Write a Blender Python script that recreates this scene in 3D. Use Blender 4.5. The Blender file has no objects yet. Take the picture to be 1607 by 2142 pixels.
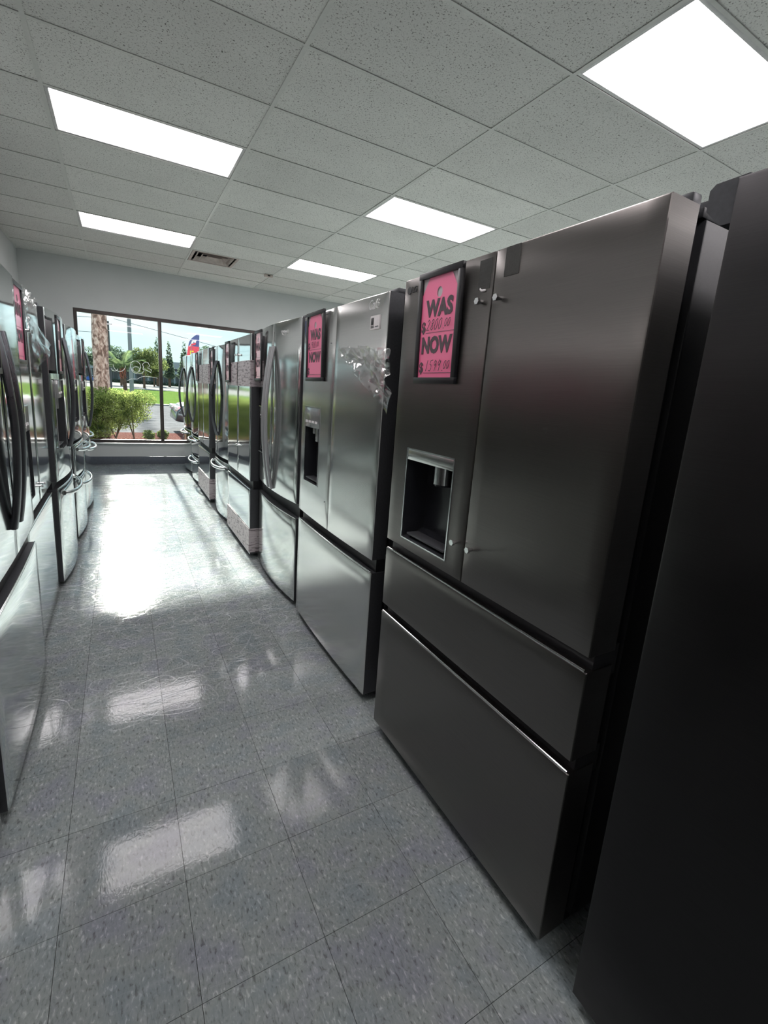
import bpy, bmesh, math, random
import numpy as np
from mathutils import Vector, Matrix, noise
random.seed(7); RNG = np.random.default_rng(7)
SC = bpy.context.scene
COL = SC.collection
R = math.radians

# ------------------------------------------------------------------ camera
CAM_H, CEIL = 1.4045, 3.078
def make_camera():
    yaw, pit, rol, f = R(29.7865), R(-11.8526), R(4.0081), 959.276
    cy, sy, cp, sp = math.cos(yaw), math.sin(yaw), math.cos(pit), math.sin(pit)
    F = Vector((sy*cp, cy*cp, sp)); r = Vector((cy, -sy, 0)); u = r.cross(F)
    r2 = math.cos(rol)*r + math.sin(rol)*u
    u2 = -math.sin(rol)*r + math.cos(rol)*u
    cd = bpy.data.cameras.new('camera'); c = bpy.data.objects.new('camera', cd); COL.objects.link(c)
    m = Matrix((( r2.x, u2.x, -F.x, 0), (r2.y, u2.y, -F.y, 0), (r2.z, u2.z, -F.z, CAM_H), (0, 0, 0, 1)))
    c.matrix_world = m
    cd.sensor_fit = 'HORIZONTAL'; cd.sensor_width = 36; cd.lens = f*36/1607
    cd.shift_x = 7.117/1607; cd.shift_y = -41.298/1607
    cd.clip_start = 0.05; cd.clip_end = 1500
    SC.camera = c
make_camera()

# ------------------------------------------------------------------ light, sky, exposure
SUN_STRENGTH, SKY_STRENGTH, PANEL_STRENGTH = 21.0, .95, 10.5
SC.view_settings.view_transform = 'Standard'; SC.view_settings.look = 'None'
SC.view_settings.gamma = 1.0; SC.view_settings.use_curve_mapping = False
SC.view_settings.exposure = 0.60
SC.cycles.max_bounces = 10; SC.cycles.diffuse_bounces = 5; SC.cycles.glossy_bounces = 5
SC.cycles.transparent_max_bounces = 16
SC.cycles.sample_clamp_indirect = 6.0
SC.cycles.use_denoising = True

def nn(nt, t, **kw):
    n = nt.nodes.new(t)
    for k, v in kw.items():
        if k.startswith('i_'): n.inputs[k[2:].replace('_', ' ')].default_value = v
        else: setattr(n, k, v)
    return n
def ramp(nt, src, stops):
    n = nt.nodes.new('ShaderNodeValToRGB'); e = n.color_ramp.elements
    while len(e) < len(stops): e.new(0.5)
    for i, (p, c) in enumerate(stops):
        e[i].position = p; e[i].color = (c if len(c) == 4 else (*c, 1)) if isinstance(c, (tuple, list)) else (c, c, c, 1)
    nt.links.new(src, n.inputs[0]); return n

W = bpy.data.worlds.new('sky'); SC.world = W; W.use_nodes = True
nt = W.node_tree; nt.nodes.clear()
tc = nn(nt, 'ShaderNodeTexCoord'); sep = nn(nt, 'ShaderNodeSeparateXYZ')
nt.links.new(tc.outputs['Generated'], sep.inputs[0])
sky = ramp(nt, sep.outputs['Z'], [(0.0, (.66, .83, .84)), (.12, (.58, .80, .85)), (.35, (.42, .66, .80)), (1.0, (.22, .42, .68))])
mp = nn(nt, 'ShaderNodeMapping'); mp.inputs['Scale'].default_value = (1, 1, 4.5)
nt.links.new(tc.outputs['Generated'], mp.inputs[0])
cl = nn(nt, 'ShaderNodeTexNoise'); cl.inputs['Scale'].default_value = 3.2; cl.inputs['Detail'].default_value = 6
nt.links.new(mp.outputs[0], cl.inputs['Vector'])
cr = ramp(nt, cl.outputs['Fac'], [(.46, 0.0), (.68, 1.0)])
mx = nn(nt, 'ShaderNodeMix', data_type='RGBA'); mx.inputs['B'].default_value = (.74, .87, .90, 1)
nt.links.new(cr.outputs[0], mx.inputs['Factor']); nt.links.new(sky.outputs[0], mx.inputs['A'])
bg = nn(nt, 'ShaderNodeBackground'); bg.inputs['Strength'].default_value = SKY_STRENGTH
nt.links.new(mx.outputs['Result'], bg.inputs['Color'])
wo = nn(nt, 'ShaderNodeOutputWorld'); nt.links.new(bg.outputs[0], wo.inputs[0])

sd = bpy.data.lights.new('sun', 'SUN'); sd.energy = SUN_STRENGTH; sd.angle = R(1.6); sd.color = (1, .965, .90)
so = bpy.data.objects.new('sun', sd); COL.objects.link(so)
_el, _az = R(22.5), R(-0.3)
so.rotation_euler = Vector((math.sin(_az)*math.cos(_el), math.cos(_az)*math.cos(_el), math.sin(_el))).to_track_quat('Z', 'Y').to_euler()
so.location = (0, 30, 14)

# ------------------------------------------------------------------ materials
MAT = {}
def newmat(name):
    m = bpy.data.materials.new(name); m.use_nodes = True; m.node_tree.nodes.clear()
    nt = m.node_tree
    out = nn(nt, 'ShaderNodeOutputMaterial'); p = nn(nt, 'ShaderNodeBsdfPrincipled')
    nt.links.new(p.outputs[0], out.inputs[0]); MAT[name] = m
    return m, nt, p, out
def plain(name, col, rough=.5, metal=0., var=.08, scale=30., bump=0., spec=None):
    if spec is None: spec = .05 if rough > .82 else .5
    m, nt, p, out = newmat(name)
    tc = nn(nt, 'ShaderNodeTexCoord')
    n = nn(nt, 'ShaderNodeTexNoise'); n.inputs['Scale'].default_value = scale; n.inputs['Detail'].default_value = 4
    nt.links.new(tc.outputs['Object'], n.inputs['Vector'])
    a = tuple(c*(1-var) for c in col); b = tuple(min(1, c*(1+var)) for c in col)
    r = ramp(nt, n.outputs['Fac'], [(.3, a), (.7, b)])
    nt.links.new(r.outputs[0], p.inputs['Base Color'])
    p.inputs['Roughness'].default_value = rough; p.inputs['Metallic'].default_value = metal
    p.inputs['Specular IOR Level'].default_value = spec
    if bump:
        bp = nn(nt, 'ShaderNodeBump'); bp.inputs['Strength'].default_value = bump; bp.inputs['Distance'].default_value = .002
        nt.links.new(n.outputs['Fac'], bp.inputs['Height']); nt.links.new(bp.outputs[0], p.inputs['Normal'])
    return m
def steel(name, col, rough, aniso=.6, wave=.25, wscale=2.5, smudge=.25, coat=0.):
    m, nt, p, out = newmat(name)
    tc = nn(nt, 'ShaderNodeTexCoord')
    p.inputs['Metallic'].default_value = 1.0
    n = nn(nt, 'ShaderNodeTexNoise'); n.inputs['Scale'].default_value = wscale; n.inputs['Detail'].default_value = 2
    nt.links.new(tc.outputs['Object'], n.inputs['Vector'])
    mp = nn(nt, 'ShaderNodeMapping'); mp.inputs['Scale'].default_value = (6, 6, 900)
    nt.links.new(tc.outputs['Object'], mp.inputs[0])
    s = nn(nt, 'ShaderNodeTexNoise'); s.inputs['Scale'].default_value = 1.0; s.inputs['Detail'].default_value = 3
    nt.links.new(mp.outputs[0], s.inputs['Vector'])
    r = ramp(nt, s.outputs['Fac'], [(.3, tuple(c*.93 for c in col)), (.7, tuple(min(1, c*1.06) for c in col))])
    nt.links.new(r.outputs[0], p.inputs['Base Color'])
    n2 = nn(nt, 'ShaderNodeTexNoise'); n2.inputs['Scale'].default_value = 5; n2.inputs['Detail'].default_value = 5
    nt.links.new(tc.outputs['Object'], n2.inputs['Vector'])
    rr = nn(nt, 'ShaderNodeMapRange'); rr.inputs['From Min'].default_value = .3; rr.inputs['From Max'].default_value = .7
    rr.inputs['To Min'].default_value = rough*(1-smudge); rr.inputs['To Max'].default_value = rough*(1+smudge)
    nt.links.new(n2.outputs['Fac'], rr.inputs['Value']); nt.links.new(rr.outputs[0], p.inputs['Roughness'])
    bp = nn(nt, 'ShaderNodeBump'); bp.inputs['Strength'].default_value = wave; bp.inputs['Distance'].default_value = .01
    nt.links.new(n.outputs['Fac'], bp.inputs['Height']); nt.links.new(bp.outputs[0], p.inputs['Normal'])
    if aniso:
        p.inputs['Anisotropic'].default_value = aniso
        tg = nn(nt, 'ShaderNodeTangent', direction_type='UV_MAP', uv_map='UVMap')
        nt.links.new(tg.outputs[0], p.inputs['Tangent'])
    if coat:
        p.inputs['Coat Weight'].default_value = coat; p.inputs['Coat Roughness'].default_value = .04
    return m

steel('black_stainless', (.185, .174, .166), .30, .75, .04, smudge=.05)
steel('charcoal_panel', (.043, .042, .043), .42, .3, .03)
steel('stainless', (.66, .66, .645), .20, .7, .04, smudge=.08)
steel('stainless_film', (.66, .675, .66), .12, .35, .06, 3.0, .10)
steel('stainless_bright', (.74, .77, .765), .09, .3, .09, 2.2, .10)
steel('chrome', (.72, .73, .73), .14, 0, 0)
steel('dark_metal', (.16, .165, .18), .30, 0, 0)
plain('grey_handle', (.42, .43, .44), .34, .5, 0)
plain('cabinet_black', (.018, .019, .022), .42, 0, .15, 200)
plain('cabinet_grey', (.06, .062, .068), .40, .3, .1, 120)
plain('recess_black', (.008, .008, .010), .5)
plain('cavity_black', (.015, .016, .019), .22)
plain('gloss_panel', (.34, .34, .34), .15, .6)
plain('frame_black', (.010, .010, .012), .35)
plain('ink', (.05, .035, .045), .6)
plain('ink_grey', (.085, .06, .07), .6)
plain('logo_dark', (.02, .02, .022), .4)
plain('logo_light', (.70, .70, .70), .3, .8)
plain('white_sticker', (.62, .60, .60), .5)
plain('navy_sticker', (.03, .045, .12), .4)
plain('ribbed_film', (.10, .10, .095), .35, .3)
plain('rubber', (.015, .015, .016), .7)
m, nt, p, out = newmat('pink_card')
p.inputs['Base Color'].default_value = (.90, .15, .32, 1); p.inputs['Roughness'].default_value = .55
p.inputs['Coat Weight'].default_value = 1.0; p.inputs['Coat Roughness'].default_value = .22; p.inputs['Coat IOR'].default_value = 1.7
m, nt, p, out = newmat('pink_card_glare')  # same pink card, with the window glare painted into a paler base colour
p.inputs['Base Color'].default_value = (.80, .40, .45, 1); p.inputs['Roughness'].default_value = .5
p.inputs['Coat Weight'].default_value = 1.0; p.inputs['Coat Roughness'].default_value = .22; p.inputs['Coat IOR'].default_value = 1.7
m, nt, p, out = newmat('sleeve')
p.inputs['Base Color'].default_value = (.55, .50, .52, 1); p.inputs['Roughness'].default_value = .4
plain('wall_paint', (.54, .565, .56), .6, 0, .02, 3, .1)
plain('sill_white', (.75, .76, .76), .3, 0, .03)
plain('baseboard', (.10, .115, .14), .4, 0, .1)
plain('bronze_frame', (.055, .045, .042), .35, .5, .1)
plain('grid_metal', (.62, .64, .60), .4, 0, .04)
plain('fixture_metal', (.60, .61, .60), .35, .2)
plain('vent_tan', (.50, .44, .40), .5, 0, .2, 12)
plain('vent_dark', (.02, .022, .03), .6)
plain('void_dark', (.02, .02, .02), .9)

def wall_like_tile():
    m, nt, p, out = newmat('ceiling_tile')
    g = nn(nt, 'ShaderNodeNewGeometry'); oi = nn(nt, 'ShaderNodeObjectInfo')
    n = nn(nt, 'ShaderNodeTexNoise'); n.inputs['Scale'].default_value = 120; n.inputs['Detail'].default_value = 2; n.inputs['Distortion'].default_value = .8
    nt.links.new(g.outputs['Position'], n.inputs['Vector'])
    n2 = nn(nt, 'ShaderNodeTexNoise'); n2.inputs['Scale'].default_value = 3.0; n2.inputs['Detail'].default_value = 3
    nt.links.new(g.outputs['Position'], n2.inputs['Vector'])
    sp = ramp(nt, n.outputs['Fac'], [(.33, (.20, .20, .18)), (.40, (.77, .785, .745)), (.8, (.83, .845, .80))])
    tint = nn(nt, 'ShaderNodeMapRange'); tint.inputs['To Min'].default_value = .86; tint.inputs['To Max'].default_value = 1.0
    nt.links.new(oi.outputs['Random'], tint.inputs['Value'])
    r2 = ramp(nt, n2.outputs['Fac'], [(.3, .93), (.7, 1.0)])
    m1 = nn(nt, 'ShaderNodeVectorMath', operation='SCALE'); nt.links.new(sp.outputs[0], m1.inputs[0]); nt.links.new(tint.outputs[0], m1.inputs['Scale'])
    m2 = nn(nt, 'ShaderNodeVectorMath', operation='MULTIPLY'); nt.links.new(m1.outputs[0], m2.inputs[0]); nt.links.new(r2.outputs[0], m2.inputs[1])
    nt.links.new(m2.outputs[0], p.inputs['Base Color']); p.inputs['Roughness'].default_value = .75
    bp = nn(nt, 'ShaderNodeBump'); bp.inputs['Strength'].default_value = .5; bp.inputs['Distance'].default_value = .003
    nt.links.new(n.outputs['Fac'], bp.inputs['Height']); nt.links.new(bp.outputs[0], p.inputs['Normal'])
wall_like_tile()

def floor_material():
    m, nt, p, out = newmat('vinyl_tile')
    L = nt.links.new
    g = nn(nt, 'ShaderNodeNewGeometry'); oi = nn(nt, 'ShaderNodeObjectInfo')
    mp = nn(nt, 'ShaderNodeMapping'); mp.inputs['Scale'].default_value = (1.0, .42, 1); L(g.outputs['Position'], mp.inputs[0])
    a = nn(nt, 'ShaderNodeTexNoise'); a.inputs['Scale'].default_value = 140; a.inputs['Detail'].default_value = 3; a.inputs['Distortion'].default_value = .6
    L(mp.outputs[0], a.inputs['Vector'])
    b = nn(nt, 'ShaderNodeTexNoise'); b.inputs['Scale'].default_value = 6; b.inputs['Detail'].default_value = 4; L(g.outputs['Position'], b.inputs['Vector'])
    c1 = ramp(nt, a.outputs['Fac'], [(.30, (.105, .116, .115)), (.42, (.185, .208, .207)), (.60, (.210, .234, .233)), (.72, (.34, .365, .36))])
    c2 = ramp(nt, b.outputs['Fac'], [(.35, (.86, .90, .94)), (.5, (1, 1, .98)), (.65, (.93, .90, 1.0))])
    m1 = nn(nt, 'ShaderNodeVectorMath', operation='MULTIPLY'); L(c1.outputs[0], m1.inputs[0]); L(c2.outputs[0], m1.inputs[1])
    tint = nn(nt, 'ShaderNodeMapRange'); tint.inputs['To Min'].default_value = .90; tint.inputs['To Max'].default_value = 1.08
    L(oi.outputs['Random'], tint.inputs['Value'])
    m2 = nn(nt, 'ShaderNodeVectorMath', operation='SCALE'); L(m1.outputs[0], m2.inputs[0]); L(tint.outputs[0], m2.inputs['Scale'])
    # scratches: thin level lines of slow distorted noises
    tot = None
    for sc, di, off, st in ((1.6, .5, 0, 1), (2.7, .2, 7.3, 1), (3.6, .3, 13.1, .8), (3.1, .1, 21.7, .8), (4.5, .3, 31.0, .7), (5.5, .2, 41.0, .6), (7.5, .3, 53.0, .6), (10., .2, 61.0, .5), (13., .3, 71.0, .5)):
        mm = nn(nt, 'ShaderNodeMapping'); mm.inputs['Location'].default_value = (off, off*.7, 0); mm.inputs['Rotation'].default_value = (0, 0, off)
        mm.inputs['Scale'].default_value = (1, 2.2, 1)
        L(g.outputs['Position'], mm.inputs[0])
        s = nn(nt, 'ShaderNodeTexNoise'); s.inputs['Scale'].default_value = sc; s.inputs['Detail'].default_value = 0; s.inputs['Distortion'].default_value = di
        L(mm.outputs[0], s.inputs['Vector'])
        sub = nn(nt, 'ShaderNodeMath', operation='SUBTRACT'); L(s.outputs['Fac'], sub.inputs[0]); sub.inputs[1].default_value = .5
        ab = nn(nt, 'ShaderNodeMath', operation='ABSOLUTE'); L(sub.outputs[0], ab.inputs[0])
        lt = nn(nt, 'ShaderNodeMapRange'); lt.inputs['From Min'].default_value = 0; lt.inputs['From Max'].default_value = .0045*sc/2
        lt.inputs['To Min'].default_value = st; lt.inputs['To Max'].default_value = 0; L(ab.outputs[0], lt.inputs['Value'])
        mk = nn(nt, 'ShaderNodeTexNoise'); mk.inputs['Scale'].default_value = 1.1; mk.inputs['Detail'].default_value = 1
        m3 = nn(nt, 'ShaderNodeMapping'); m3.inputs['Location'].default_value = (off*3, 5, off); L(g.outputs['Position'], m3.inputs[0]); L(m3.outputs[0], mk.inputs['Vector'])
        mr = ramp(nt, mk.outputs['Fac'], [(.46, 0.0), (.54, 1.0)])
        mu = nn(nt, 'ShaderNodeMath', operation='MULTIPLY'); L(lt.outputs[0], mu.inputs[0]); L(mr.outputs[0], mu.inputs[1])
        if tot is None: tot = mu.outputs[0]
        else:
            ad = nn(nt, 'ShaderNodeMath', operation='MAXIMUM'); L(tot, ad.inputs[0]); L(mu.outputs[0], ad.inputs[1]); tot = ad.outputs[0]
    # the waxed area by the window is worn more (traffic)
    sx = nn(nt, 'ShaderNodeSeparateXYZ'); L(g.outputs['Position'], sx.inputs[0])
    wr = nn(nt, 'ShaderNodeMapRange'); wr.inputs['From Min'].default_value = 1.7; wr.inputs['From Max'].default_value = 3.1
    wr.inputs['To Min'].default_value = .10; wr.inputs['To Max'].default_value = 1.0; L(sx.outputs['Y'], wr.inputs['Value'])
    ws = nn(nt, 'ShaderNodeMath', operation='MULTIPLY'); L(tot, ws.inputs[0]); L(wr.outputs[0], ws.inputs[1])
    mix = nn(nt, 'ShaderNodeMix', data_type='RGBA'); mix.inputs['B'].default_value = (.50, .52, .53, 1)
    sc8 = nn(nt, 'ShaderNodeMath', operation='MULTIPLY'); L(ws.outputs[0], sc8.inputs[0]); sc8.inputs[1].default_value = .95
    L(sc8.outputs[0], mix.inputs['Factor']); L(m2.outputs[0], mix.inputs['A']); L(mix.outputs['Result'], p.inputs['Base Color'])
    rn = nn(nt, 'ShaderNodeTexNoise'); rn.inputs['Scale'].default_value = 3; rn.inputs['Detail'].default_value = 4; L(g.outputs['Position'], rn.inputs['Vector'])
    rr = nn(nt, 'ShaderNodeMapRange'); rr.inputs['From Min'].default_value = .3; rr.inputs['From Max'].default_value = .7
    rr.inputs['To Min'].default_value = .048; rr.inputs['To Max'].default_value = .075; L(rn.outputs['Fac'], rr.inputs['Value'])
    ra = nn(nt, 'ShaderNodeMath', operation='ADD'); L(rr.outputs[0], ra.inputs[0])
    rs = nn(nt, 'ShaderNodeMath', operation='MULTIPLY'); L(ws.outputs[0], rs.inputs[0]); rs.inputs[1].default_value = .05; L(rs.outputs[0], ra.inputs[1])
    L(ra.outputs[0], p.inputs['Roughness'])
    p.inputs['Specular IOR Level'].default_value = .16
    # ripples across the aisle plus chips
    mw = nn(nt, 'ShaderNodeMapping'); mw.inputs['Scale'].default_value = (2.2, 9, 1); L(g.outputs['Position'], mw.inputs[0])
    wn = nn(nt, 'ShaderNodeTexNoise'); wn.inputs['Scale'].default_value = 2.2; wn.inputs['Detail'].default_value = 3; L(mw.outputs[0], wn.inputs['Vector'])
    h1 = nn(nt, 'ShaderNodeMath', operation='MULTIPLY'); L(wn.outputs['Fac'], h1.inputs[0]); h1.inputs[1].default_value = .09
    h2 = nn(nt, 'ShaderNodeMath', operation='MULTIPLY'); L(a.outputs['Fac'], h2.inputs[0]); h2.inputs[1].default_value = .07
    h3 = nn(nt, 'ShaderNodeMath', operation='MULTIPLY'); L(ws.outputs[0], h3.inputs[0]); h3.inputs[1].default_value = .09
    s1 = nn(nt, 'ShaderNodeMath', operation='ADD'); L(h1.outputs[0], s1.inputs[0]); L(h2.outputs[0], s1.inputs[1])
    s2 = nn(nt, 'ShaderNodeMath', operation='ADD'); L(s1.outputs[0], s2.inputs[0]); L(h3.outputs[0], s2.inputs[1])
    bp = nn(nt, 'ShaderNodeBump'); bp.inputs['Strength'].default_value = .5; bp.inputs['Distance'].default_value = .004
    L(s2.outputs[0], bp.inputs['Height']); L(bp.outputs[0], p.inputs['Normal'])
floor_material()

m, nt, p, out = newmat('panel_glow')
nt.nodes.remove(p)
em = nn(nt, 'ShaderNodeEmission'); g = nn(nt, 'ShaderNodeTexCoord')
wv = nn(nt, 'ShaderNodeTexWave', bands_direction='Y'); wv.inputs['Scale'].default_value = 1.05; wv.inputs['Distortion'].default_value = 0
nt.links.new(g.outputs['Object'], wv.inputs['Vector'])
rp = ramp(nt, wv.outputs['Fac'], [(0, (.80, .74, .76)), (1, (1.0, .95, .965))])
nt.links.new(rp.outputs[0], em.inputs['Color']); em.inputs['Strength'].default_value = PANEL_STRENGTH
nt.links.new(em.outputs[0], out.inputs[0])

def clear_mat(name, tint, gloss_rough, base_mix, ior=1.45, white=0.):
    m, nt, p, out = newmat(name); nt.nodes.remove(p)
    t = nn(nt, 'ShaderNodeBsdfTransparent'); t.inputs[0].default_value = (*tint, 1)
    g = nn(nt, 'ShaderNodeBsdfGlossy'); g.inputs['Roughness'].default_value = gloss_rough; g.inputs[0].default_value = (1, 1, 1, 1)
    f = nn(nt, 'ShaderNodeLayerWeight'); f.inputs[0].default_value = .5         # Schlick: F0 + (1-F0) * facing^5, the same from both sides
    f0 = ((ior-1)/(ior+1))**2 + base_mix
    pw = nn(nt, 'ShaderNodeMath', operation='POWER'); nt.links.new(f.outputs['Facing'], pw.inputs[0]); pw.inputs[1].default_value = 5
    a = nn(nt, 'ShaderNodeMath', operation='MULTIPLY_ADD'); nt.links.new(pw.outputs[0], a.inputs[0]); a.inputs[1].default_value = 1-f0; a.inputs[2].default_value = f0; a.use_clamp = True
    mx = nn(nt, 'ShaderNodeMixShader'); nt.links.new(a.outputs[0], mx.inputs[0]); nt.links.new(t.outputs[0], mx.inputs[1]); nt.links.new(g.outputs[0], mx.inputs[2])
    nt.links.new(mx.outputs[0], out.inputs[0]); return m
clear_mat('window_glass', (.93, .97, .95), .0, 0.0)
clear_mat('plastic_film', (.86, .86, .86), .13, .17, 1.5)

def wrap_mat():
    m, nt, p, out = newmat('printed_wrap')
    tc = nn(nt, 'ShaderNodeTexCoord'); L = nt.links.new
    mp = nn(nt, 'ShaderNodeMapping'); mp.inputs['Scale'].default_value = (9, 9, 45); L(tc.outputs['Object'], mp.inputs[0])
    n = nn(nt, 'ShaderNodeTexNoise'); n.inputs['Scale'].default_value = 1.5; n.inputs['Detail'].default_value = 2; L(mp.outputs[0], n.inputs['Vector'])
    r = ramp(nt, n.outputs['Fac'], [(.40, (.17, .14, .15)), (.46, (.42, .37, .385)), (.7, (.48, .43, .44))])
    L(r.outputs[0], p.inputs['Base Color']); p.inputs['Roughness'].default_value = .45
wrap_mat()

# exterior materials
def matte(name, c0, c1, scale):
    m, nt, p, out = newmat(name); nt.nodes.remove(p)
    g = nn(nt, 'ShaderNodeNewGeometry'); n = nn(nt, 'ShaderNodeTexNoise'); n.inputs['Scale'].default_value = scale; n.inputs['Detail'].default_value = 5
    nt.links.new(g.outputs['Position'], n.inputs['Vector'])
    r = ramp(nt, n.outputs['Fac'], [(.35, c0), (.65, c1)]); d = nn(nt, 'ShaderNodeBsdfDiffuse'); nt.links.new(r.outputs[0], d.inputs[0]); nt.links.new(d.outputs[0], out.inputs[0])
matte('asphalt', (0.112, 0.112, 0.115), (0.178, 0.178, 0.182), 3)
matte('road_pale', (0.224, 0.218, 0.211), (0.264, 0.254, 0.244), .3)
plain('kerb', (0.277, 0.271, 0.264), .8)
matte('lawn', (0.066, 0.112, 0.026), (0.112, 0.172, 0.046), 1.5)
matte('mulch', (0.059, 0.023, 0.020), (0.172, 0.092, 0.079), 22)
plain('leaf_green', (.10, .19, .035), .5, 0, .6, 2.5)
plain('leaf_bright', (.30, .38, .08), .5, 0, .5, 1.5)
plain('leaf_dark', (.05, .10, .05), .6, 0, .4, .8)
plain('leaf_far', (.14, .22, .13), .7, 0, .4, .3)
plain('bark', (.10, .07, .05), .9, 0, .4, 12, .8)
plain('palm_boot', (.28, .10, .06), .9, 0, .4, 20, .8)
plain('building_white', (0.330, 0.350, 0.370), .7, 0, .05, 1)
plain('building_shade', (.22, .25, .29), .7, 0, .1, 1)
plain('building_glass', (.06, .08, .10), .2)
plain('car_paint', (.10, .12, .14), .15, .7)
plain('car_blue', (.03, .12, .45), .25, .3)
plain('car_glass', (.02, .03, .035), .05)
plain('headlight', (.7, .72, .75), .1, .6)
plain('pole_grey', (.24, .25, .26), .6, .3)
plain('wire_black', (.05, .05, .06), .6)
plain('flag_red', (.75, .06, .10), .6, 0, .1)
plain('flag_blue', (.07, .09, .25), .6, 0, .1)
plain('flag_yellow', (.85, .70, .05), .6)
plain('flag_white', (.8, .8, .8), .6)
plain('outline_white', (.85, .9, .88), .5)
def leafy(name, c0, c1):
    m, nt, p, out = newmat(name); nt.nodes.remove(p); L = nt.links.new
    g = nn(nt, 'ShaderNodeNewGeometry')
    n = nn(nt, 'ShaderNodeTexNoise'); n.inputs['Scale'].default_value = 5; n.inputs['Detail'].default_value = 5; L(g.outputs['Position'], n.inputs['Vector'])
    r = ramp(nt, n.outputs['Fac'], [(.35, c0), (.65, c1)])
    d = nn(nt, 'ShaderNodeBsdfDiffuse'); t = nn(nt, 'ShaderNodeBsdfTranslucent'); L(r.outputs[0], d.inputs[0]); L(r.outputs[0], t.inputs[0])
    mx = nn(nt, 'ShaderNodeMixShader'); mx.inputs[0].default_value = .5; L(d.outputs[0], mx.inputs[1]); L(t.outputs[0], mx.inputs[2]); L(mx.outputs[0], out.inputs[0])
leafy('hedge_leaf', (.05, .08, .02), (.36, .42, .13))
leafy('tree_leaf', (0.053, 0.086, 0.033), (0.178, 0.205, 0.073))
leafy('far_leaf', (0.059, 0.092, 0.066), (0.106, 0.145, 0.092))
leafy('frond_leaf', (0.059, 0.099, 0.046), (0.145, 0.191, 0.086))
def palm_bark():
    m, nt, p, out = newmat('palm_bark'); L = nt.links.new
    g = nn(nt, 'ShaderNodeTexCoord'); mp = nn(nt, 'ShaderNodeMapping'); mp.inputs['Scale'].default_value = (9, 9, 5); L(g.outputs['Object'], mp.inputs[0])
    n = nn(nt, 'ShaderNodeTexNoise'); n.inputs['Scale'].default_value = 1.3; n.inputs['Detail'].default_value = 6; n.inputs['Distortion'].default_value = 1; L(mp.outputs[0], n.inputs['Vector'])
    r = ramp(nt, n.outputs['Fac'], [(.38, (.17, .095, .07)), (.5, (.46, .29, .23)), (.62, (.72, .54, .45))])
    L(r.outputs[0], p.inputs['Base Color']); p.inputs['Roughness'].default_value = .9
    bp = nn(nt, 'ShaderNodeBump'); bp.inputs['Strength'].default_value = .8; bp.inputs['Distance'].default_value = .03; L(n.outputs['Fac'], bp.inputs['Height']); L(bp.outputs[0], p.inputs['Normal'])
palm_bark()

# ------------------------------------------------------------------ mesh helpers
def box(bm, x0, x1, y0, y1, z0, z1, bev=0., seg=2):
    vs = [bm.verts.new((x, y, z)) for x in (x0, x1) for y in (y0, y1) for z in (z0, z1)]
    fs = [(0, 1, 3, 2), (4, 6, 7, 5), (0, 4, 5, 1), (2, 3, 7, 6), (0, 2, 6, 4), (1, 5, 7, 3)]
    faces = [bm.faces.new([vs[i] for i in f]) for f in fs]
    if bev:
        ed = list({e for f in faces for e in f.edges})
        bmesh.ops.bevel(bm, geom=ed, offset=bev, segments=seg, affect='EDGES', profile=.5)
    return bm
def B(*boxes, bev=0.):
    bm = bmesh.new()
    for b in boxes: box(bm, *b[:6], b[6] if len(b) > 6 else bev)
    return bm
def prism(bm, pts, d0, d1, axis='y'):
    def P(a, b, d): return {'y': (a, d, b), 'z': (a, b, d), 'x': (d, a, b)}[axis]
    v0 = [bm.verts.new(P(a, b, d0)) for a, b in pts]; v1 = [bm.verts.new(P(a, b, d1)) for a, b in pts]
    n = len(pts)
    bm.faces.new(v0); bm.faces.new(v1[::-1])
    for i in range(n): bm.faces.new((v0[i], v0[(i+1) % n], v1[(i+1) % n], v1[i]))
    return bm
def cyl(bm, c, r, h, axis='z', n=16, r2=None):
    r2 = r if r2 is None else r2
    def P(a, b, d):
        return {'z': (c[0]+a, c[1]+b, c[2]+d), 'y': (c[0]+a, c[1]+d, c[2]+b), 'x': (c[0]+d, c[1]+a, c[2]+b)}[axis]
    v0 = [bm.verts.new(P(r*math.cos(2*math.pi*i/n), r*math.sin(2*math.pi*i/n), 0)) for i in range(n)]
    v1 = [bm.verts.new(P(r2*math.cos(2*math.pi*i/n), r2*math.sin(2*math.pi*i/n), h)) for i in range(n)]
    bm.faces.new(v0); bm.faces.new(v1[::-1])
    for i in range(n): bm.faces.new((v0[i], v0[(i+1) % n], v1[(i+1) % n], v1[i]))
    return bm
def sweep(bm, pts, ra, rb, side, n=12, taper=None):
    """ra along `side`, rb along the other normal"""
    pts = [Vector(p) for p in pts]; rings = []
    for i, p in enumerate(pts):
        t = (pts[min(i+1, len(pts)-1)]-pts[max(i-1, 0)]).normalized()
        s = Vector(side); s = (s - t*s.dot(t)).normalized(); o = t.cross(s)
        k = taper(i/(len(pts)-1)) if taper else 1
        rings.append([bm.verts.new(p + s*ra*k*math.cos(2*math.pi*j/n) + o*rb*k*math.sin(2*math.pi*j/n)) for j in range(n)])
    for a, b in zip(rings, rings[1:]):
        for j in range(n): bm.faces.new((a[j], a[(j+1) % n], b[(j+1) % n], b[j]))
    bm.faces.new(rings[0][::-1]); bm.faces.new(rings[-1])
    return bm
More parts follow.
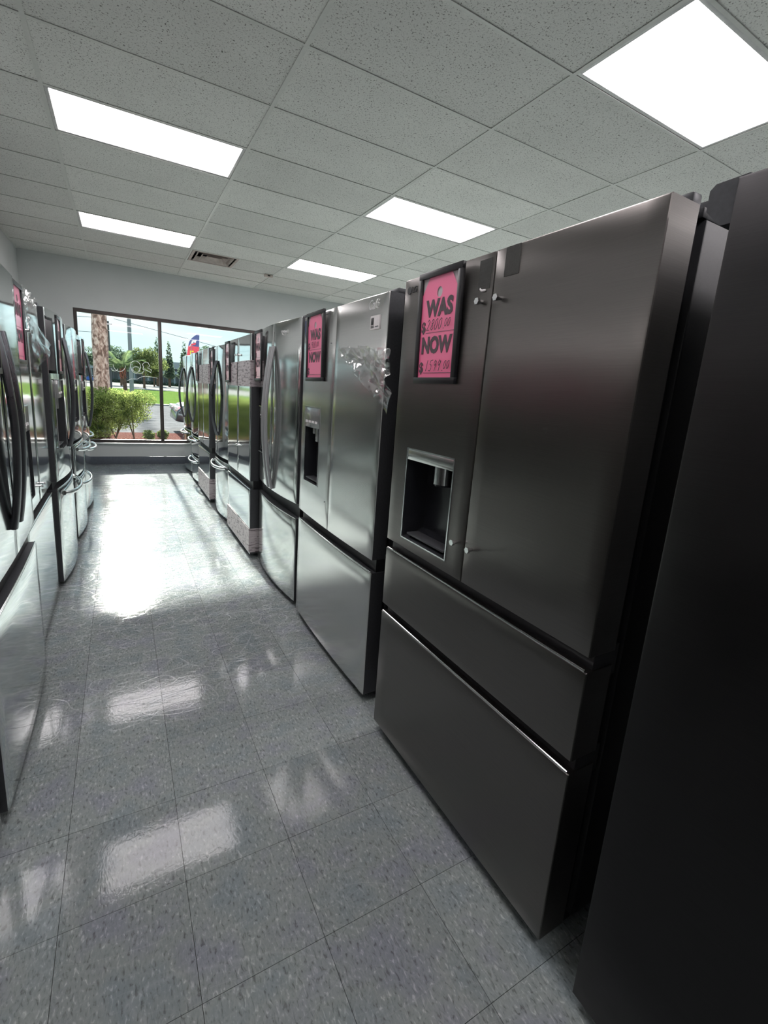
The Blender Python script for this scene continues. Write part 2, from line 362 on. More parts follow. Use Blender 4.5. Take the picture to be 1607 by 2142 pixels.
def obj(name, bm, mat, parent=None, smooth=40, loc=None, mat2=None):
    me = bpy.data.meshes.new(name)
    bmesh.ops.recalc_face_normals(bm, faces=bm.faces[:])
    bm.to_mesh(me); bm.free()
    me.materials.append(MAT[mat])
    if mat2: me.materials.append(MAT[mat2])
    if smooth:
        me.shade_smooth(); me.set_sharp_from_angle(angle=R(smooth))
    if mat in ('black_stainless', 'charcoal_panel', 'stainless', 'stainless_film', 'stainless_bright', 'chrome'):
        uv = me.uv_layers.new(name='UVMap')
        co = np.empty(len(me.vertices)*3, 'f'); me.vertices.foreach_get('co', co); co = co.reshape(-1, 3)
        li = np.empty(len(me.loops), 'i'); me.loops.foreach_get('vertex_index', li)
        uv.data.foreach_set('uv', np.stack([co[li, 0]+.37*co[li, 1], co[li, 2]+.21*co[li, 1]], 1).ravel().astype('f'))
    o = bpy.data.objects.new(name, me); COL.objects.link(o)
    if parent: o.parent = parent
    if loc: o.location = loc
    return o
def tag(o, label, cat, group=None):
    o['label'] = label; o['category'] = cat
    if group: o['group'] = group
    return o
def thing(name, label, cat, loc=(0, 0, 0), rz=0., group=None):
    o = bpy.data.objects.new(name, None); COL.objects.link(o); o.location = loc; o.rotation_euler = (0, 0, rz)
    o.empty_display_size = .1
    return tag(o, label, cat, group)
def struct(name, bm, mat, parent=None, smooth=40):
    o = obj(name, bm, mat, parent, smooth)
    if parent is None: o['kind'] = 'structure'
    return o
def text(string, size, mat, parent, loc, rot=(R(90), 0, 0), xs=1., bold=0., shear=0., name='lettering', extrude=.0006, align='CENTER', space=1.):
    cu = bpy.data.curves.new(name, 'FONT'); cu.body = string; cu.size = size; cu.extrude = extrude; cu.offset = bold
    cu.shear = shear; cu.align_x = align; cu.align_y = 'CENTER'; cu.space_character = space; cu.resolution_u = 3
    t = bpy.data.objects.new('t', cu); COL.objects.link(t)
    bpy.context.view_layer.update()
    me = bpy.data.meshes.new_from_object(t.evaluated_get(bpy.context.evaluated_depsgraph_get()))
    bpy.data.objects.remove(t); me.name = name
    me.transform(Matrix.Diagonal((xs, 1, 1, 1)))
    me.materials.clear(); me.materials.append(MAT[mat])
    o = bpy.data.objects.new(name, me); COL.objects.link(o); o.parent = parent; o.location = loc; o.rotation_euler = rot
    return o

def panel(x0, x1, z0, z1, yf, thick, hole=None, r=.0045, nx=10, nz=8):
    """door or drawer front: a height field y=yf(x) with rounded rim, closed to a back plane"""
    def axis(a, b, n, extra):
        s = [a, a+r*.3, a+r] + list(np.linspace(a+r, b-r, n)[1:-1]) + [b-r, b-r*.3, b]
        s = [v for v in s if all(abs(v-e) > .002 for e in extra)] + list(extra)
        return sorted(set(round(float(v), 5) for v in s))
    xs = axis(x0, x1, nx, hole[:2] if hole else []); zs = axis(z0, z1, nz, hole[2:] if hole else [])
    def drop(v, a, b):
        d = min(v-a, b-v)
        return 0 if d >= r else r - math.sqrt(max(0, r*r-(r-d)**2))
    bm = bmesh.new(); yb = max(yf(x0), yf(x1), yf((x0+x1)/2)) + thick
    F = [[bm.verts.new((x, yf(x)+max(drop(x, x0, x1), drop(z, z0, z1)), z)) for z in zs] for x in xs]
    for i in range(len(xs)-1):
        for j in range(len(zs)-1):
            cx, cz = (xs[i]+xs[i+1])/2, (zs[j]+zs[j+1])/2
            if hole and hole[0] < cx < hole[1] and hole[2] < cz < hole[3]: continue
            bm.faces.new((F[i][j], F[i+1][j], F[i+1][j+1], F[i][j+1]))
    # sides (own verts keep crisp shading)
    def strip(loop):
        a = [bm.verts.new(v.co) for v in loop]; b = [bm.verts.new((v.co.x, yb, v.co.z)) for v in loop]
        for k in range(len(loop)-1): bm.faces.new((a[k], a[k+1], b[k+1], b[k])).material_index = 1
    strip([F[i][0] for i in range(len(xs))]); strip([F[-1][j] for j in range(len(zs))])
    strip([F[i][-1] for i in reversed(range(len(xs)))]); strip([F[0][j] for j in reversed(range(len(zs)))])
    if not hole:
        bm.faces.new([bm.verts.new(c) for c in ((x0, yb, z0), (x0, yb, z1), (x1, yb, z1), (x1, yb, z0))])
    return bm

# ------------------------------------------------------------------ setting: floor
X0, X1, Y0, Y1 = -1.20, 6.2, -6.0, 8.65
fl = struct('floor', B((X0-.2, X1+.2, Y0-.2, Y1+.25, -.12, -.004)), 'void_dark', smooth=0)
TS = .3048
def tile_mesh(w, l, name, mat, h=.004):
    bm = bmesh.new(); box(bm, -w/2, w/2, -l/2, l/2, -h, 0); me = bpy.data.meshes.new(name); bm.to_mesh(me); bm.free()
    me.materials.append(MAT[mat]); return me
ft = tile_mesh(TS-.0013, TS-.0013, 'floor_tile', 'vinyl_tile', .0038)
NX = 0
for i in range(-2, 4):                      # the aisle's tiles, each its own piece
    for j in range(-2, 26):
        o = bpy.data.objects.new('floor_tile', ft); COL.objects.link(o); o.parent = fl
        o.location = (.107+TS*(i+.5), .85+TS*(j+.5), random.uniform(-.0003, .0003)); NX += 1
bm = bmesh.new()                            # the remaining tiles under and beyond the fridges
for i in range(-5, 21):
    for j in range(-23, 26):
        if -2 <= i < 4 and j >= -2: continue
        x, y = .107+TS*i, .85+TS*j
        xa, xb = max(x, X0), min(x+TS-.0013, X1)
        if xb <= xa: continue
        box(bm, xa, xb, max(y, Y0), y+TS-.0013, -.0038, 0)
o = obj('floor_tile_field', bm, 'vinyl_tile', fl, 0); o['kind'] = 'stuff'

# walls
struct('wall_left', B((X0-.2, X0, Y0-.2, Y1+.2, 0, 3.4)), 'wall_paint')
struct('wall_right', B((X1, X1+.2, Y0-.2, Y1+.2, 0, 3.4)), 'wall_paint')
struct('wall_front', B((X0, X1, Y0-.2, Y0, 0, 3.4)), 'wall_paint')
WX0, WX1, WZ0, WZ1 = -.575, 5.3, .355, 2.385
struct('wall_back', B((X0, WX0, Y1, Y1+.2, 0, 3.4), (WX1, X1, Y1, Y1+.2, 0, 3.4),
       (WX0, WX1, Y1, Y1+.2, 0, WZ0-.02), (WX0, WX1, Y1, Y1+.2, WZ1, 3.4)), 'wall_paint')
struct('baseboard_back', B((X0, X1, Y1-.012, Y1, 0, .13, .003)), 'baseboard')
struct('baseboard_left', B((X0, X0+.012, Y0, Y1-.012, 0, .13, .003)), 'baseboard')
# window
win = struct('window_1', B((WX0, WX1, Y1+.02, Y1+.09, WZ0, WZ0+.05), (WX0, WX1, Y1+.02, Y1+.09, WZ1-.05, WZ1),
       (WX0, WX0+.045, Y1+.02, Y1+.09, WZ0+.05, WZ1-.05), (WX1-.045, WX1, Y1+.02, Y1+.09, WZ0+.05, WZ1-.05)), 'bronze_frame')
mull = [.600, 2.42, 3.86]
for x in mull: obj('mullion', B((x-.026, x+.026, Y1+.015, Y1+.095, WZ0+.05, WZ1-.05, .003)), 'bronze_frame', win)
ed = [WX0+.045]+mull+[WX1-.045]
for a, b in zip(ed, ed[1:]):
    bm = bmesh.new()
    bm.faces.new([bm.verts.new(c) for c in ((a+.02, Y1+.055, WZ0+.045), (b-.02, Y1+.055, WZ0+.045), (b-.02, Y1+.055, WZ1-.045), (a+.02, Y1+.055, WZ1-.045))])
    obj('pane', bm, 'window_glass', win, 0)
obj('window_sill', B((WX0+.002, WX1-.002, Y1-.035, Y1+.02, WZ0-.018, WZ0, .004)), 'sill_white', win)
# painted outline lettering on the glass (reads from the street, only its white outlines show)
def stroke(bm, pts, r, side=(0, 1, 0)): sweep(bm, pts, r*.4, r, side, 6)
bm = bmesh.new(); yg = Y1+.05
def arc(cx, cz, rx, rz, a0, a1, n=14): return [(cx+rx*math.cos(R(a0+(a1-a0)*i/n)), yg, cz+rz*math.sin(R(a0+(a1-a0)*i/n))) for i in range(n+1)]
for pts in (arc(.0, 1.60, .085, .10, 180, 360), arc(-.07, 1.56, .05, .06, 200, 340), arc(.23, 1.60, .075, .085, -60, 250), arc(.24, 1.55, .05, .045, 0, 360),
            arc(.26, 1.545, .09, .06, 180, 360), [(.335, yg, 1.56), (.345, yg, 1.60), (.33, yg, 1.64), (.36, yg, 1.67), (.41, yg, 1.68), (.44, yg, 1.62), (.40, yg, 1.59), (.46, yg, 1.565), (.455, yg, 1.52), (.38, yg, 1.55), (.335, yg, 1.56)],
            [(.10, yg, 1.36), (.16, yg, 1.395), (.25, yg, 1.40), (.30, yg, 1.435), (.37, yg, 1.455), (.46, yg, 1.45), (.55, yg, 1.435)]):
    stroke(bm, pts, .0045)
obj('outline_lettering', bm, 'outline_white', win, 0)

# ------------------------------------------------------------------ ceiling: slab, tiles, grid
ceil = struct('ceiling', B((X0-.2, X1+.2, Y0-.2, Y1+.2, CEIL+.14, CEIL+.24)), 'void_dark', smooth=0)
GX = [X0, -.340, .879, 2.098, 3.317, 4.537, 5.756, X1]
GY = [3.198+.6096*j for j in range(-15, 9)] + [Y1]
lights = {(c, j) for c in (1, 3, 5) for j in (-15+0, -11, -7, -3, 1, 5)}
tmesh = {}
def ctile(x0, x1, y0, y1):
    w, l = round(x1-x0-.014, 4), round(y1-y0-.014, 4)
    if (w, l) not in tmesh: tmesh[(w, l)] = tile_mesh(w, l, 'ceiling_tile', 'ceiling_tile', .014)
    o = bpy.data.objects.new('ceiling_tile', tmesh[(w, l)]); COL.objects.link(o); o.parent = ceil
    o.location = ((x0+x1)/2, (y0+y1)/2, CEIL+.018+random.uniform(0, .0015)); o.rotation_euler = (random.uniform(-.0012, .0012), 0, 0)
tee = {}
def tbar(name, x0, x1, y0, y1):
    k = (round(x1-x0, 3), round(y1-y0, 3))
    if k not in tee:
        bm = bmesh.new(); w, l = x1-x0, y1-y0
        box(bm, -w/2, w/2, -l/2, l/2, 0, .0025)
        if w < l: box(bm, -.002, .002, -l/2, l/2, .0025, .035)
        else: box(bm, -w/2, w/2, -.002, .002, .0025, .035)
        me = bpy.data.meshes.new(name); bm.to_mesh(me); bm.free(); me.materials.append(MAT['grid_metal']); tee[k] = me
    o = bpy.data.objects.new(name, tee[k]); COL.objects.link(o); o.parent = ceil; o.location = ((x0+x1)/2, (y0+y1)/2, CEIL)
for x in GX[1:-1]: tbar('grid_runner', x-.012, x+.012, Y0, Y1)
for x in (X0+.011, X1-.011): tbar('wall_angle', x-.011, x+.011, Y0, Y1)
for ci in range(len(GX)-1):
    for ji in range(len(GY)-1):
        j = ji-15; a, b, c, d = GX[ci], GX[ci+1], GY[ji], GY[ji+1]
        if d < Y0+.05: continue
        c = max(c, Y0)
        if ji: tbar('cross_tee', a+.012, b-.012, c-.009, c+.009)
        if (ci, j) in lights and c > Y0+.1: continue
        if (ci, j) == (2, 6):
            ctile(a+.615, b, c, d); tbar('cross_tee', a+.605, a+.623, c+.01, d-.01); continue
        ctile(a, b, c, d)
# lights
def ceiling_light(c, j, label):
    a, b, y = GX[c]+.012, GX[c+1]-.012, 3.198+.6096*j
    t = thing('ceiling_light', label, 'light', ((a+b)/2, y+.3048, CEIL), 0, 'recessed ceiling light panels')
    w, l = (b-a)/2, .3048-.010; e = .022
    bm = B((-w, w, -l, -l+e, .003, .03, .003), (-w, w, l-e, l, .003, .03, .003), (-w, -w+e, -l+e, l-e, .003, .03, .003), (w-e, w, -l+e, l-e, .003, .03, .003))
    obj('frame', bm, 'fixture_metal', t)
    obj('housing', B((-w+.005, w-.005, -l+.005, l-.005, .032, .11)), 'fixture_metal', t, 0)
    obj('diffuser', B((-w+e, w-e, -l+e, l-e, .012, .02)), 'panel_glow', t, 0)
LL = {(1, 1): 'long glowing ceiling panel nearest the camera on the left side of the ceiling', (1, 5): 'smaller-looking glowing ceiling panel on the left, near the window wall',
      (3, -3): 'large glowing ceiling panel at the upper right, above the dark refrigerators', (3, 1): 'glowing ceiling panel in the right column, above the middle of the right row',
      (3, 5): 'glowing ceiling panel in the right column, farthest and nearest the window wall'}
for c, j in sorted(lights):
    if 3.198+.6096*j < Y0+.1: continue
    if (c, j) in LL or (c, j) == (1, -3) or j < -3 or c == 5:
        back = {-3: 'straight above the camera', -7: 'just behind the camera', -11: 'well behind the camera', 1: 'level with the long grey handles', 5: 'near the window wall'}
        col = {1: 'over the aisle', 3: 'over the right row', 5: 'on the far right of the showroom'}
        ceiling_light(c, j, LL.get((c, j), 'glowing ceiling panel %s, %s' % (col[c], back[j])))
# vent
vx, vy = GX[2]+.012, 3.198+.6096*6+.01
v = thing('ceiling_vent', 'square louvred air vent set in the ceiling near the window wall', 'vent', (vx+.30, vy+.295, CEIL))
bm = bmesh.new()
for k, (o1, o2, z1, z2) in enumerate(((.295, .262, 0, .012),)):
    for s in ((-o1, o1, -o1, -o2), (-o1, o1, o2, o1), (-o1, -o2, -o2, o2), (o2, o1, -o2, o2)): box(bm, *s, z1, z2)
obj('frame', bm, 'vent_tan', v)
obj('duct', B((-.262, .262, -.262, .262, .10, .12)), 'vent_dark', v, 0)
for k, o1 in enumerate((.235, .17, .105)):
    bm = bmesh.new(); o2 = o1-.045; za, zb = .0, .05
    q = [(-1, -1), (1, -1), (1, 1), (-1, 1)]
    A = [bm.verts.new((sx*o1, sy*o1, za)) for sx, sy in q]; Bv = [bm.verts.new((sx*o2, sy*o2, zb)) for sx, sy in q]
    A2 = [bm.verts.new((sx*(o1-.003), sy*(o1-.003), za)) for sx, sy in q]; B2 = [bm.verts.new((sx*(o2-.003), sy*(o2-.003), zb)) for sx, sy in q]
    for i in range(4):
        n = (i+1) % 4
        bm.faces.new((A[i], A[n], Bv[n], Bv[i])); bm.faces.new((A2[i], A2[n], B2[n], B2[i])); bm.faces.new((A[i], A[n], A2[n], A2[i])); bm.faces.new((Bv[i], Bv[n], B2[n], B2[i]))
    obj('louvre', bm, 'vent_tan', v, 0)
s = thing('ceiling_sensor', 'small beige box fixed under the ceiling grid, right of the vent', 'sensor', (2.03, 7.42, CEIL))
obj('housing', B((-.06, .06, -.03, .03, -.035, 0, .006)), 'vent_tan', s)
obj('lens', B((-.02, .02, -.034, -.03, -.028, -.010, .001)), 'void_dark', s)

# ------------------------------------------------------------------ refrigerators
def bow_handle_v(x, z0, z1, yf, out, mat, par, ra=.013, rb=.011, flat=False):
    pts = []
    n = 22
    for i in range(n+1):
        t = i/n; s = math.sin(math.pi*t)
        k = s**.8
        pts.append((x, yf-.004-out*k, z0+(z1-z0)*t))
    bm = bmesh.new(); sweep(bm, pts, ra*1.25, rb, (1, 0, 0), 12, lambda t: 1.0 if .04 < t < .96 else 1.12)
    return obj('handle', bm, mat, par)
def bow_handle_h(x0, x1, z, yf, out, mat, par, rad=.012):
    pts = []; n = 20
    for i in range(n+1):
        t = i/n; s = math.sin(math.pi*t)**.5; x = x0+(x1-x0)*t
        pts.append((x, yf(x)-.004-out*s, z-.012*s))
    bm = bmesh.new(); sweep(bm, pts, rad*1.25, rad, (0, 0, 1), 12)
    return obj('handle', bm, mat, par)
def stud(x, y, z, par):
    bm = bmesh.new(); cyl(bm, (x, y-.012, z), .0055, .014, 'y', 10); cyl(bm, (x, y-.022, z), .0095, .009, 'y', 6)
    o = obj('handle_stud', bm, 'chrome', par); return o
def dispenser(d, hole, yf, style, par):
    x0, x1, z0, z1 = hole; yo = yf((x0+x1)/2)
    bm = bmesh.new(); dp = .085
    c = [(x0, yf(x0)+.001, z0), (x1, yf(x1)+.001, z0), (x1, yf(x1)+.001, z1), (x0, yf(x0)+.001, z1)]
    b = [(x0+.012, yo+dp, z0+.03), (x1-.012, yo+dp, z0+.03), (x1-.012, yo+dp, z1), (x0+.012, yo+dp, z1)]
    C = [bm.verts.new(v) for v in c]; D = [bm.verts.new(v) for v in b]
    bm.faces.new(D)
    for i in range(4): bm.faces.new((C[i], C[(i+1) % 4], D[(i+1) % 4], D[i]))
    cav = obj('dispenser', bm, 'cavity_black', par, 0)
    # rim
    e = .005; bm = bmesh.new(); f = yo-.0022
    for q in ((x0-e, x1+e, z0-e, z0), (x0-e, x1+e, z1, z1+e), (x0-e, x0, z0, z1), (x1, x1+e, z0, z1)):
        box(bm, q[0], q[1], min(yf(q[0]), yf(q[1]))-.0022, max(yf(q[0]), yf(q[1]))+.006, q[2], q[3])
    obj('rim', bm, 'chrome', cav, 0)
    mx = (x0+x1)/2; h = z1-z0
    if style == 'round':
        obj('control_strip', B((x0, x1, yo-.0015, yo+.02, z1-.036, z1, .001)), 'stainless', cav)
        bm = bmesh.new(); cyl(bm, (mx+.03, yo+.045, z1-.036-.062), .034, .062, 'z', 28); obj('nozzle', bm, 'chrome', cav)
        bm = bmesh.new(); cyl(bm, (mx+.03, yo+.045, z1-.036-.068), .030, .006, 'z', 28); obj('nozzle_ring', bm, 'cavity_black', cav)
        obj('drip_tray', B((x0+.02, x1-.02, yo+.008, yo+.075, z0+.012, z0+.02, .002)), 'cabinet_grey', cav)
    else:
        obj('control_strip', B((x0, x1, yo-.003, yo+.02, z1-h*.26, z1, .002)), 'gloss_panel', cav)
        for k in range(4): obj('button', B((x0+.02+k*(x1-x0-.04)/4, x0+.02+(k+.7)*(x1-x0-.04)/4, yo-.0045, yo-.002, z1-h*.2, z1-h*.17)), 'white_sticker', cav, 0)
        obj('nozzle', B((mx-.03, mx-.002, yo+.015, yo+.06, z1-h*.26-.035, z1-h*.26, .003)), 'gloss_panel', cav)
        obj('nozzle', B((mx+.012, mx+.05, yo+.015, yo+.06, z1-h*.26-.075, z1-h*.26, .003)), 'gloss_panel', cav)
        obj('drip_tray', B((x0+.02, x1-.02, yo+.008, yo+.075, z0+.012, z0+.02, .002)), 'cabinet_grey', cav)

def fridge(side, ya, yb, X, label, bow=0., top=1.80, zd=.70, drawers=((.04, .64),), mat='stainless', cab='cabinet_black',
           thick=.075, handle=None, hmat='dark_metal', hz=(.85, 1.64), hout=.055, disp=None, dstyle='box', dh=None, studs=None, hinge=True, gap=.022, depth=.74, pocket=True, single=False, sides='cabinet_grey'):
    w = yb-ya; rz = -math.pi/2 if side == 'R' else math.pi/2
    t = thing('refrigerator', label, 'refrigerator', (X, (ya+yb)/2, 0), rz, 'refrigerators in the %s row' % ('right' if side == 'R' else 'left'))
    h = w/2-.004
    yf = lambda x: bow*(2*x/w)**2
    yc = bow+thick+gap
    obj('cabinet', B((-h+.004, h-.004, yc, yc+depth-.12, .035, top-.015, .004)), cab, t)
    obj('top_cover', B((-h+.006, h-.006, yc-.012, yc+.16, top-.014, top+.006, .003)), 'cabinet_black', t)
    obj('toe_grille', B((-h+.02, h-.02, yc-.01, yc+.02, .004, .035)), 'recess_black', t, 0)
    obj('inner_liner', B((-h+.02, h-.02, yc-.026, yc, .05, top-.02)), 'recess_black', t, 0)
    for sx in (-1, 1): 
        bm = bmesh.new(); cyl(bm, (sx*(h-.06), yc+.05, 0), .018, .036, 'z', 12); obj('foot', bm, 'rubber', t)
    if single:
        doors = [(-h, h)]
    else: doors = [(-h, -.002), (.002, h)]
    D = []
    for k, (a, b) in enumerate(doors):
        hole = disp if (disp and a < disp[0] < b) else None
        d = obj('door', panel(a, b, zd, top, yf, thick, hole, nx=12), mat, t, mat2=sides); D.append(d)
        if hole: dispenser(d, hole, yf, dstyle, d)
    if hinge:
        for sx in (-1, 1): obj('hinge_cover', B(((h-.10)*sx if sx > 0 else -h+.01, h-.01 if sx > 0 else -(h-.10), yc-.045, yc+.03, top+.001, top+.022, .004)), 'cabinet_grey', t)
    zprev = zd
    for (z0, z1) in drawers:
        d = obj('drawer', panel(-h, h, z0, z1, yf, thick, nx=16), mat, t, mat2=sides)
        if pocket:
            if zprev-z1 > .015:
                pb = bmesh.new(); box(pb, -h+.004, h-.004, bow+.028, bow+thick+.02, z1-.03, zprev+.012); obj('pocket_grip', pb, 'recess_black', t, 0)
            n = 14; pts = [(-h+.006+(2*h-.012)*i/n, yf(-h+.006+(2*h-.012)*i/n)+.004, z1+.002) for i in range(n+1)]
            bm = bmesh.new(); sweep(bm, pts, .0035, .003, (0, 0, 1), 8); obj('drawer_lip', bm, 'chrome', d)
        if dh: bow_handle_h(-h*.72, h*.72, z1-.05, yf, .05, dh, d)
        zprev = z0
    if handle:
        for sx, dd in zip((-1, 1), D):
            bow_handle_v(sx*.035, hz[0], hz[1], yf(.035), hout, hmat, dd, .014 if handle == 'bar' else .014, .012)
    if studs:
        for sx, dd in zip((-1, 1), D):
            for z in studs: stud(sx*.037, yf(.037), z, dd)
    t['_yf'] = 0
    return t, D, yf, w
def w2l(side, X, yc, Y): return (yc-Y) if side == 'R' else (Y-yc)

# right row, nearest first (this dark one has no far side in view)
r0, D, yf, w = fridge('R', -.455, .462, .885, 'matte charcoal refrigerator at the right edge, nearest to the camera', top=1.79, zd=.04, drawers=(), mat='charcoal_panel', single=True, cab='cabinet_black', hinge=False, sides='charcoal_panel')
bm = bmesh.new(); prism(bm, [(-w/2+.02, 1.792), (-w/2-.030, 1.790), (-w/2-.038, 1.782), (-w/2-.038, 1.750), (-w/2-.012, 1.722), (-w/2+.02, 1.722)], .004, .050); obj('hinge_cover', bm, 'cabinet_grey', r0)
r1, D, yf, w = fridge('R', .565, 1.488, .892, 'black stainless refrigerator with four bare handle studs and a round dispenser nozzle',
    top=1.805, zd=.860, drawers=((.588, .822), (.045, .552)), mat='black_stainless', thick=.095, disp=(-.352, -.088, .902, 1.226), dstyle='round', studs=(.977, 1.679), hinge=False, gap=.040, sides='black_stainless')
yc1 = 1.0265
for sx in (-1, 1):
    obj('hinge_cover', B((sx*.425-.032, sx*.425+.032, .070, .100, 1.790, 1.824, .004)), 'cabinet_grey', r1)
    obj('hinge_housing', B((sx*.36-.092, sx*.36+.092, .137, .30, 1.790, 1.826, .003)), 'cabinet_grey', r1)
def lx(Y, yc=yc1): return yc-Y
text('LG', .026, 'logo_dark', D[0], (lx(1.422), -.001, 1.767), bold=.0006, name='maker_badge')
bm = bmesh.new(); cyl(bm, (lx(1.453), -.0012, 1.767), .0125, .0012, 'y', 24); obj('badge_disc', bm, 'logo_dark', D[0])
for k, (a, b, z0, z1) in enumerate(((.936, .988, 1.732, 1.803), (1.038, 1.088, 1.712, 1.790))):
    bm = B((lx(b), lx(a), -.0006, 0, z0, z1))
    n = 13
    for i in range(n):
        x = lx(b)+(lx(a)-lx(b))*(i+.5)/n; box(bm, x-.0008, x+.0008, -.0014, -.0006, z0, z1)
    obj('ribbed_patch', bm, 'ribbed_film', D[1-k], 0)
bm = bmesh.new(); sweep(bm, [(lx(1.075), -.003, 1.715), (lx(1.065), -.006, 1.708), (lx(1.050), -.004, 1.708)], .003, .0015, (0, 0, 1), 6); obj('tape_scrap', bm, 'white_sticker', D[0])

r2, D, yf, w = fridge('R', 1.650, 2.610, .912, 'grey stainless refrigerator with clear film peeling off its right door',
    bow=.012, top=1.803, zd=.700, drawers=((.040, .640),), mat='stainless', disp=(-.395, -.165, .900, 1.315), thick=.07)
yc2 = 2.130
text('Café', .055, 'logo_light', D[1], (yc2-1.77, yf(.36)-.001, 1.765), shear=.3, xs=.8, name='maker_badge', extrude=.0004)
lb = obj('white_label', B((yc2-1.785, yc2-1.708, yf(.38)-.003, yf(.38)+.004, 1.668, 1.722)), 'white_sticker', D[1], 0)
obj('label_icon', B((yc2-1.778, yc2-1.756, yf(.38)-.0045, yf(.38)-.003, 1.686, 1.714, .001)), 'logo_dark', lb)
for z in (1.680, 1.675): obj('label_print', B((yc2-1.779, yc2-1.752, yf(.38)-.004, yf(.38)-.003, z, z+.0022)), 'logo_dark', lb, 0)
obj('label_print', B((yc2-1.742, yc2-1.715, yf(.38)-.004, yf(.38)-.003, 1.677, 1.68)), 'logo_dark', lb, 0)
sh = [(-.026, .045), (0, .052), (.026, .045), (.026, .0), (.016, -.03), (0, -.052), (-.016, -.03), (-.026, 0)]
bm = bmesh.new(); prism(bm, [(yc2-2.56+a, 1.735+b) for a, b in sh], yf(-.43)-.0035, yf(-.43)+.004); s_ = obj('shield_sticker', bm, 'navy_sticker', D[0], 0)
obj('sticker_print', B((yc2-2.562, yc2-2.557, yf(-.43)-.0042, yf(-.43)-.0035, 1.72, 1.76)), 'white_sticker', s_, 0)
for z in (1.64, .84): 
    bm = bmesh.new(); cyl(bm, (-.05, yf(.05)-.003, z), .003, .004, 'y', 8); obj('stud', bm, 'dark_metal', D[0])
# peeled film on its right door
def film(parent, A, Bp, Cp, n, amp, seed, bulge):
    bm = bmesh.new(); V = {}
    A, Bp, Cp = map(Vector, (A, Bp, Cp))
    for i in range(n+1):
        for j in range(n+1-i):
            a, b = i/n, j/n; c = 1-a-b
            p = A*c + Bp*a + Cp*b
            q = noise.noise_vector(Vector((p.x*5, p.y*5, p.z*16+p.x*9+seed)))+.35*noise.noise_vector(Vector((p.x*14, seed, p.z*30-p.x*18)))
            edge = min(1, 4*min(a, b, c)+.3)
            p = p + Vector((q.x*amp*.5, -abs(q.y)*amp*1.4-bulge*(1-c)*(.4+abs(q.z)), q.z*amp*.6))
            V[i, j] = bm.verts.new(p)
    for i in range(n):
        for j in range(n-i):
            bm.faces.new((V[i, j], V[i+1, j], V[i, j+1]))
            if j < n-i-1: bm.faces.new((V[i+1, j], V[i+1, j+1], V[i, j+1]))
    return obj('clear_film', bm, 'plastic_film', parent, 70)
film(D[1], (yc2-2.115, -.004, 1.615), (yc2-1.535, -.012, 1.585), (yc2-1.520, -.010, 1.345), 30, .022, 3, .025)

r3, D, yf, w = fridge('R', 2.700, 3.615, .905, 'stainless refrigerator with a pair of long curved grey handles, in the right row',
    bow=.035, top=1.822, zd=.700, drawers=((.040, .600),), mat='stainless_film', handle='bow', hmat='grey_handle', hz=(.715, 1.675), hout=.050, disp=(-.375, -.235, .93, 1.265), thick=.06)
text('Whirlpool', .026, 'logo_light', D[1], (3.1575-2.94, yf(.2)-.002, 1.755), name='maker_badge', rot=(R(90), 0, R(5)), bold=.0006)
bm = bmesh.new(); sweep(bm, [(.217+.040*math.cos(R(a)), yf(.217)-.003, 1.752+.017*math.sin(R(a))) for a in range(150, 395, 15)], .0016, .001, (0, 1, 0), 6); obj('badge_swirl', bm, 'logo_light', D[1])

def wrap_band(t, D, w, z0, z1, yf, thick, depth=.20, torn=False):
    h = w/2
    o = obj('printed_wrap', B((-h+.002, -.035 if torn else -.001, -.006, -.003, z0, z1), (.001, h-.002, -.006, -.003, z0, z1)), 'printed_wrap', t, 0)
    for sx in (1, -1):
        a, b = (h-.0025, h-.001) if sx > 0 else (-h+.001, -h+.0025)
        obj('printed_wrap', B((a, b, -.006, thick+depth, z0, z1)), 'printed_wrap', t, 0)
r4, D, yf, w = fridge('R', 3.68, 4.585, .885, 'flat stainless refrigerator with printed paper bands, beside the one with long grey handles', top=1.80, zd=.655, drawers=((.20, .585), ), mat='stainless_bright', thick=.07, depth=.78, studs=(.90, 1.66))
obj('drawer_base', panel(-w/2+.004, w/2-.004, .035, .196, yf, .07), 'stainless_bright', r4, mat2='cabinet_grey')
wrap_band(r4, D, w, 1.405, 1.605, yf, .07, torn=True); wrap_band(r4, D, w, .05, .255, yf, .07)
r5, D, yf, w = fridge('R', 4.665, 5.575, .885, 'stainless refrigerator with thick dark bowed handles, seen between the two band-wrapped ones', bow=.045, top=1.79, zd=.665, drawers=((.04, .62),), mat='stainless_bright',
    handle='bar', hmat='dark_metal', hz=(.88, 1.64), hout=.058, dh='chrome', thick=.055)
obj('maker_badge', B((.26, .34, yf(.3)-.004, yf(.3)+.003, 1.69, 1.71)), 'dark_metal', D[1])
r6, D, yf, w = fridge('R', 5.66, 6.56, .885, 'flat refrigerator with printed paper bands, the farther of the two wrapped ones', top=1.80, zd=.665, drawers=((.25, .60),), mat='stainless_bright', thick=.07, depth=.78)
obj('drawer_base', panel(-w/2+.004, w/2-.004, .035, .246, yf, .07), 'stainless_bright', r6, mat2='cabinet_grey')
wrap_band(r6, D, w, 1.405, 1.625, yf, .07, torn=True); wrap_band(r6, D, w, .05, .295, yf, .07)
r7, D, yf, w = fridge('R', 6.66, 7.56, .885, 'slim-handled refrigerator with two chrome drawer handles, right row, second from the window', bow=.045, top=1.80, zd=.70, drawers=((.40, .665), (.04, .365)), mat='stainless_bright',
    handle='bow', hmat='dark_metal', hz=(.86, 1.62), hout=.065, dh='chrome', thick=.055)
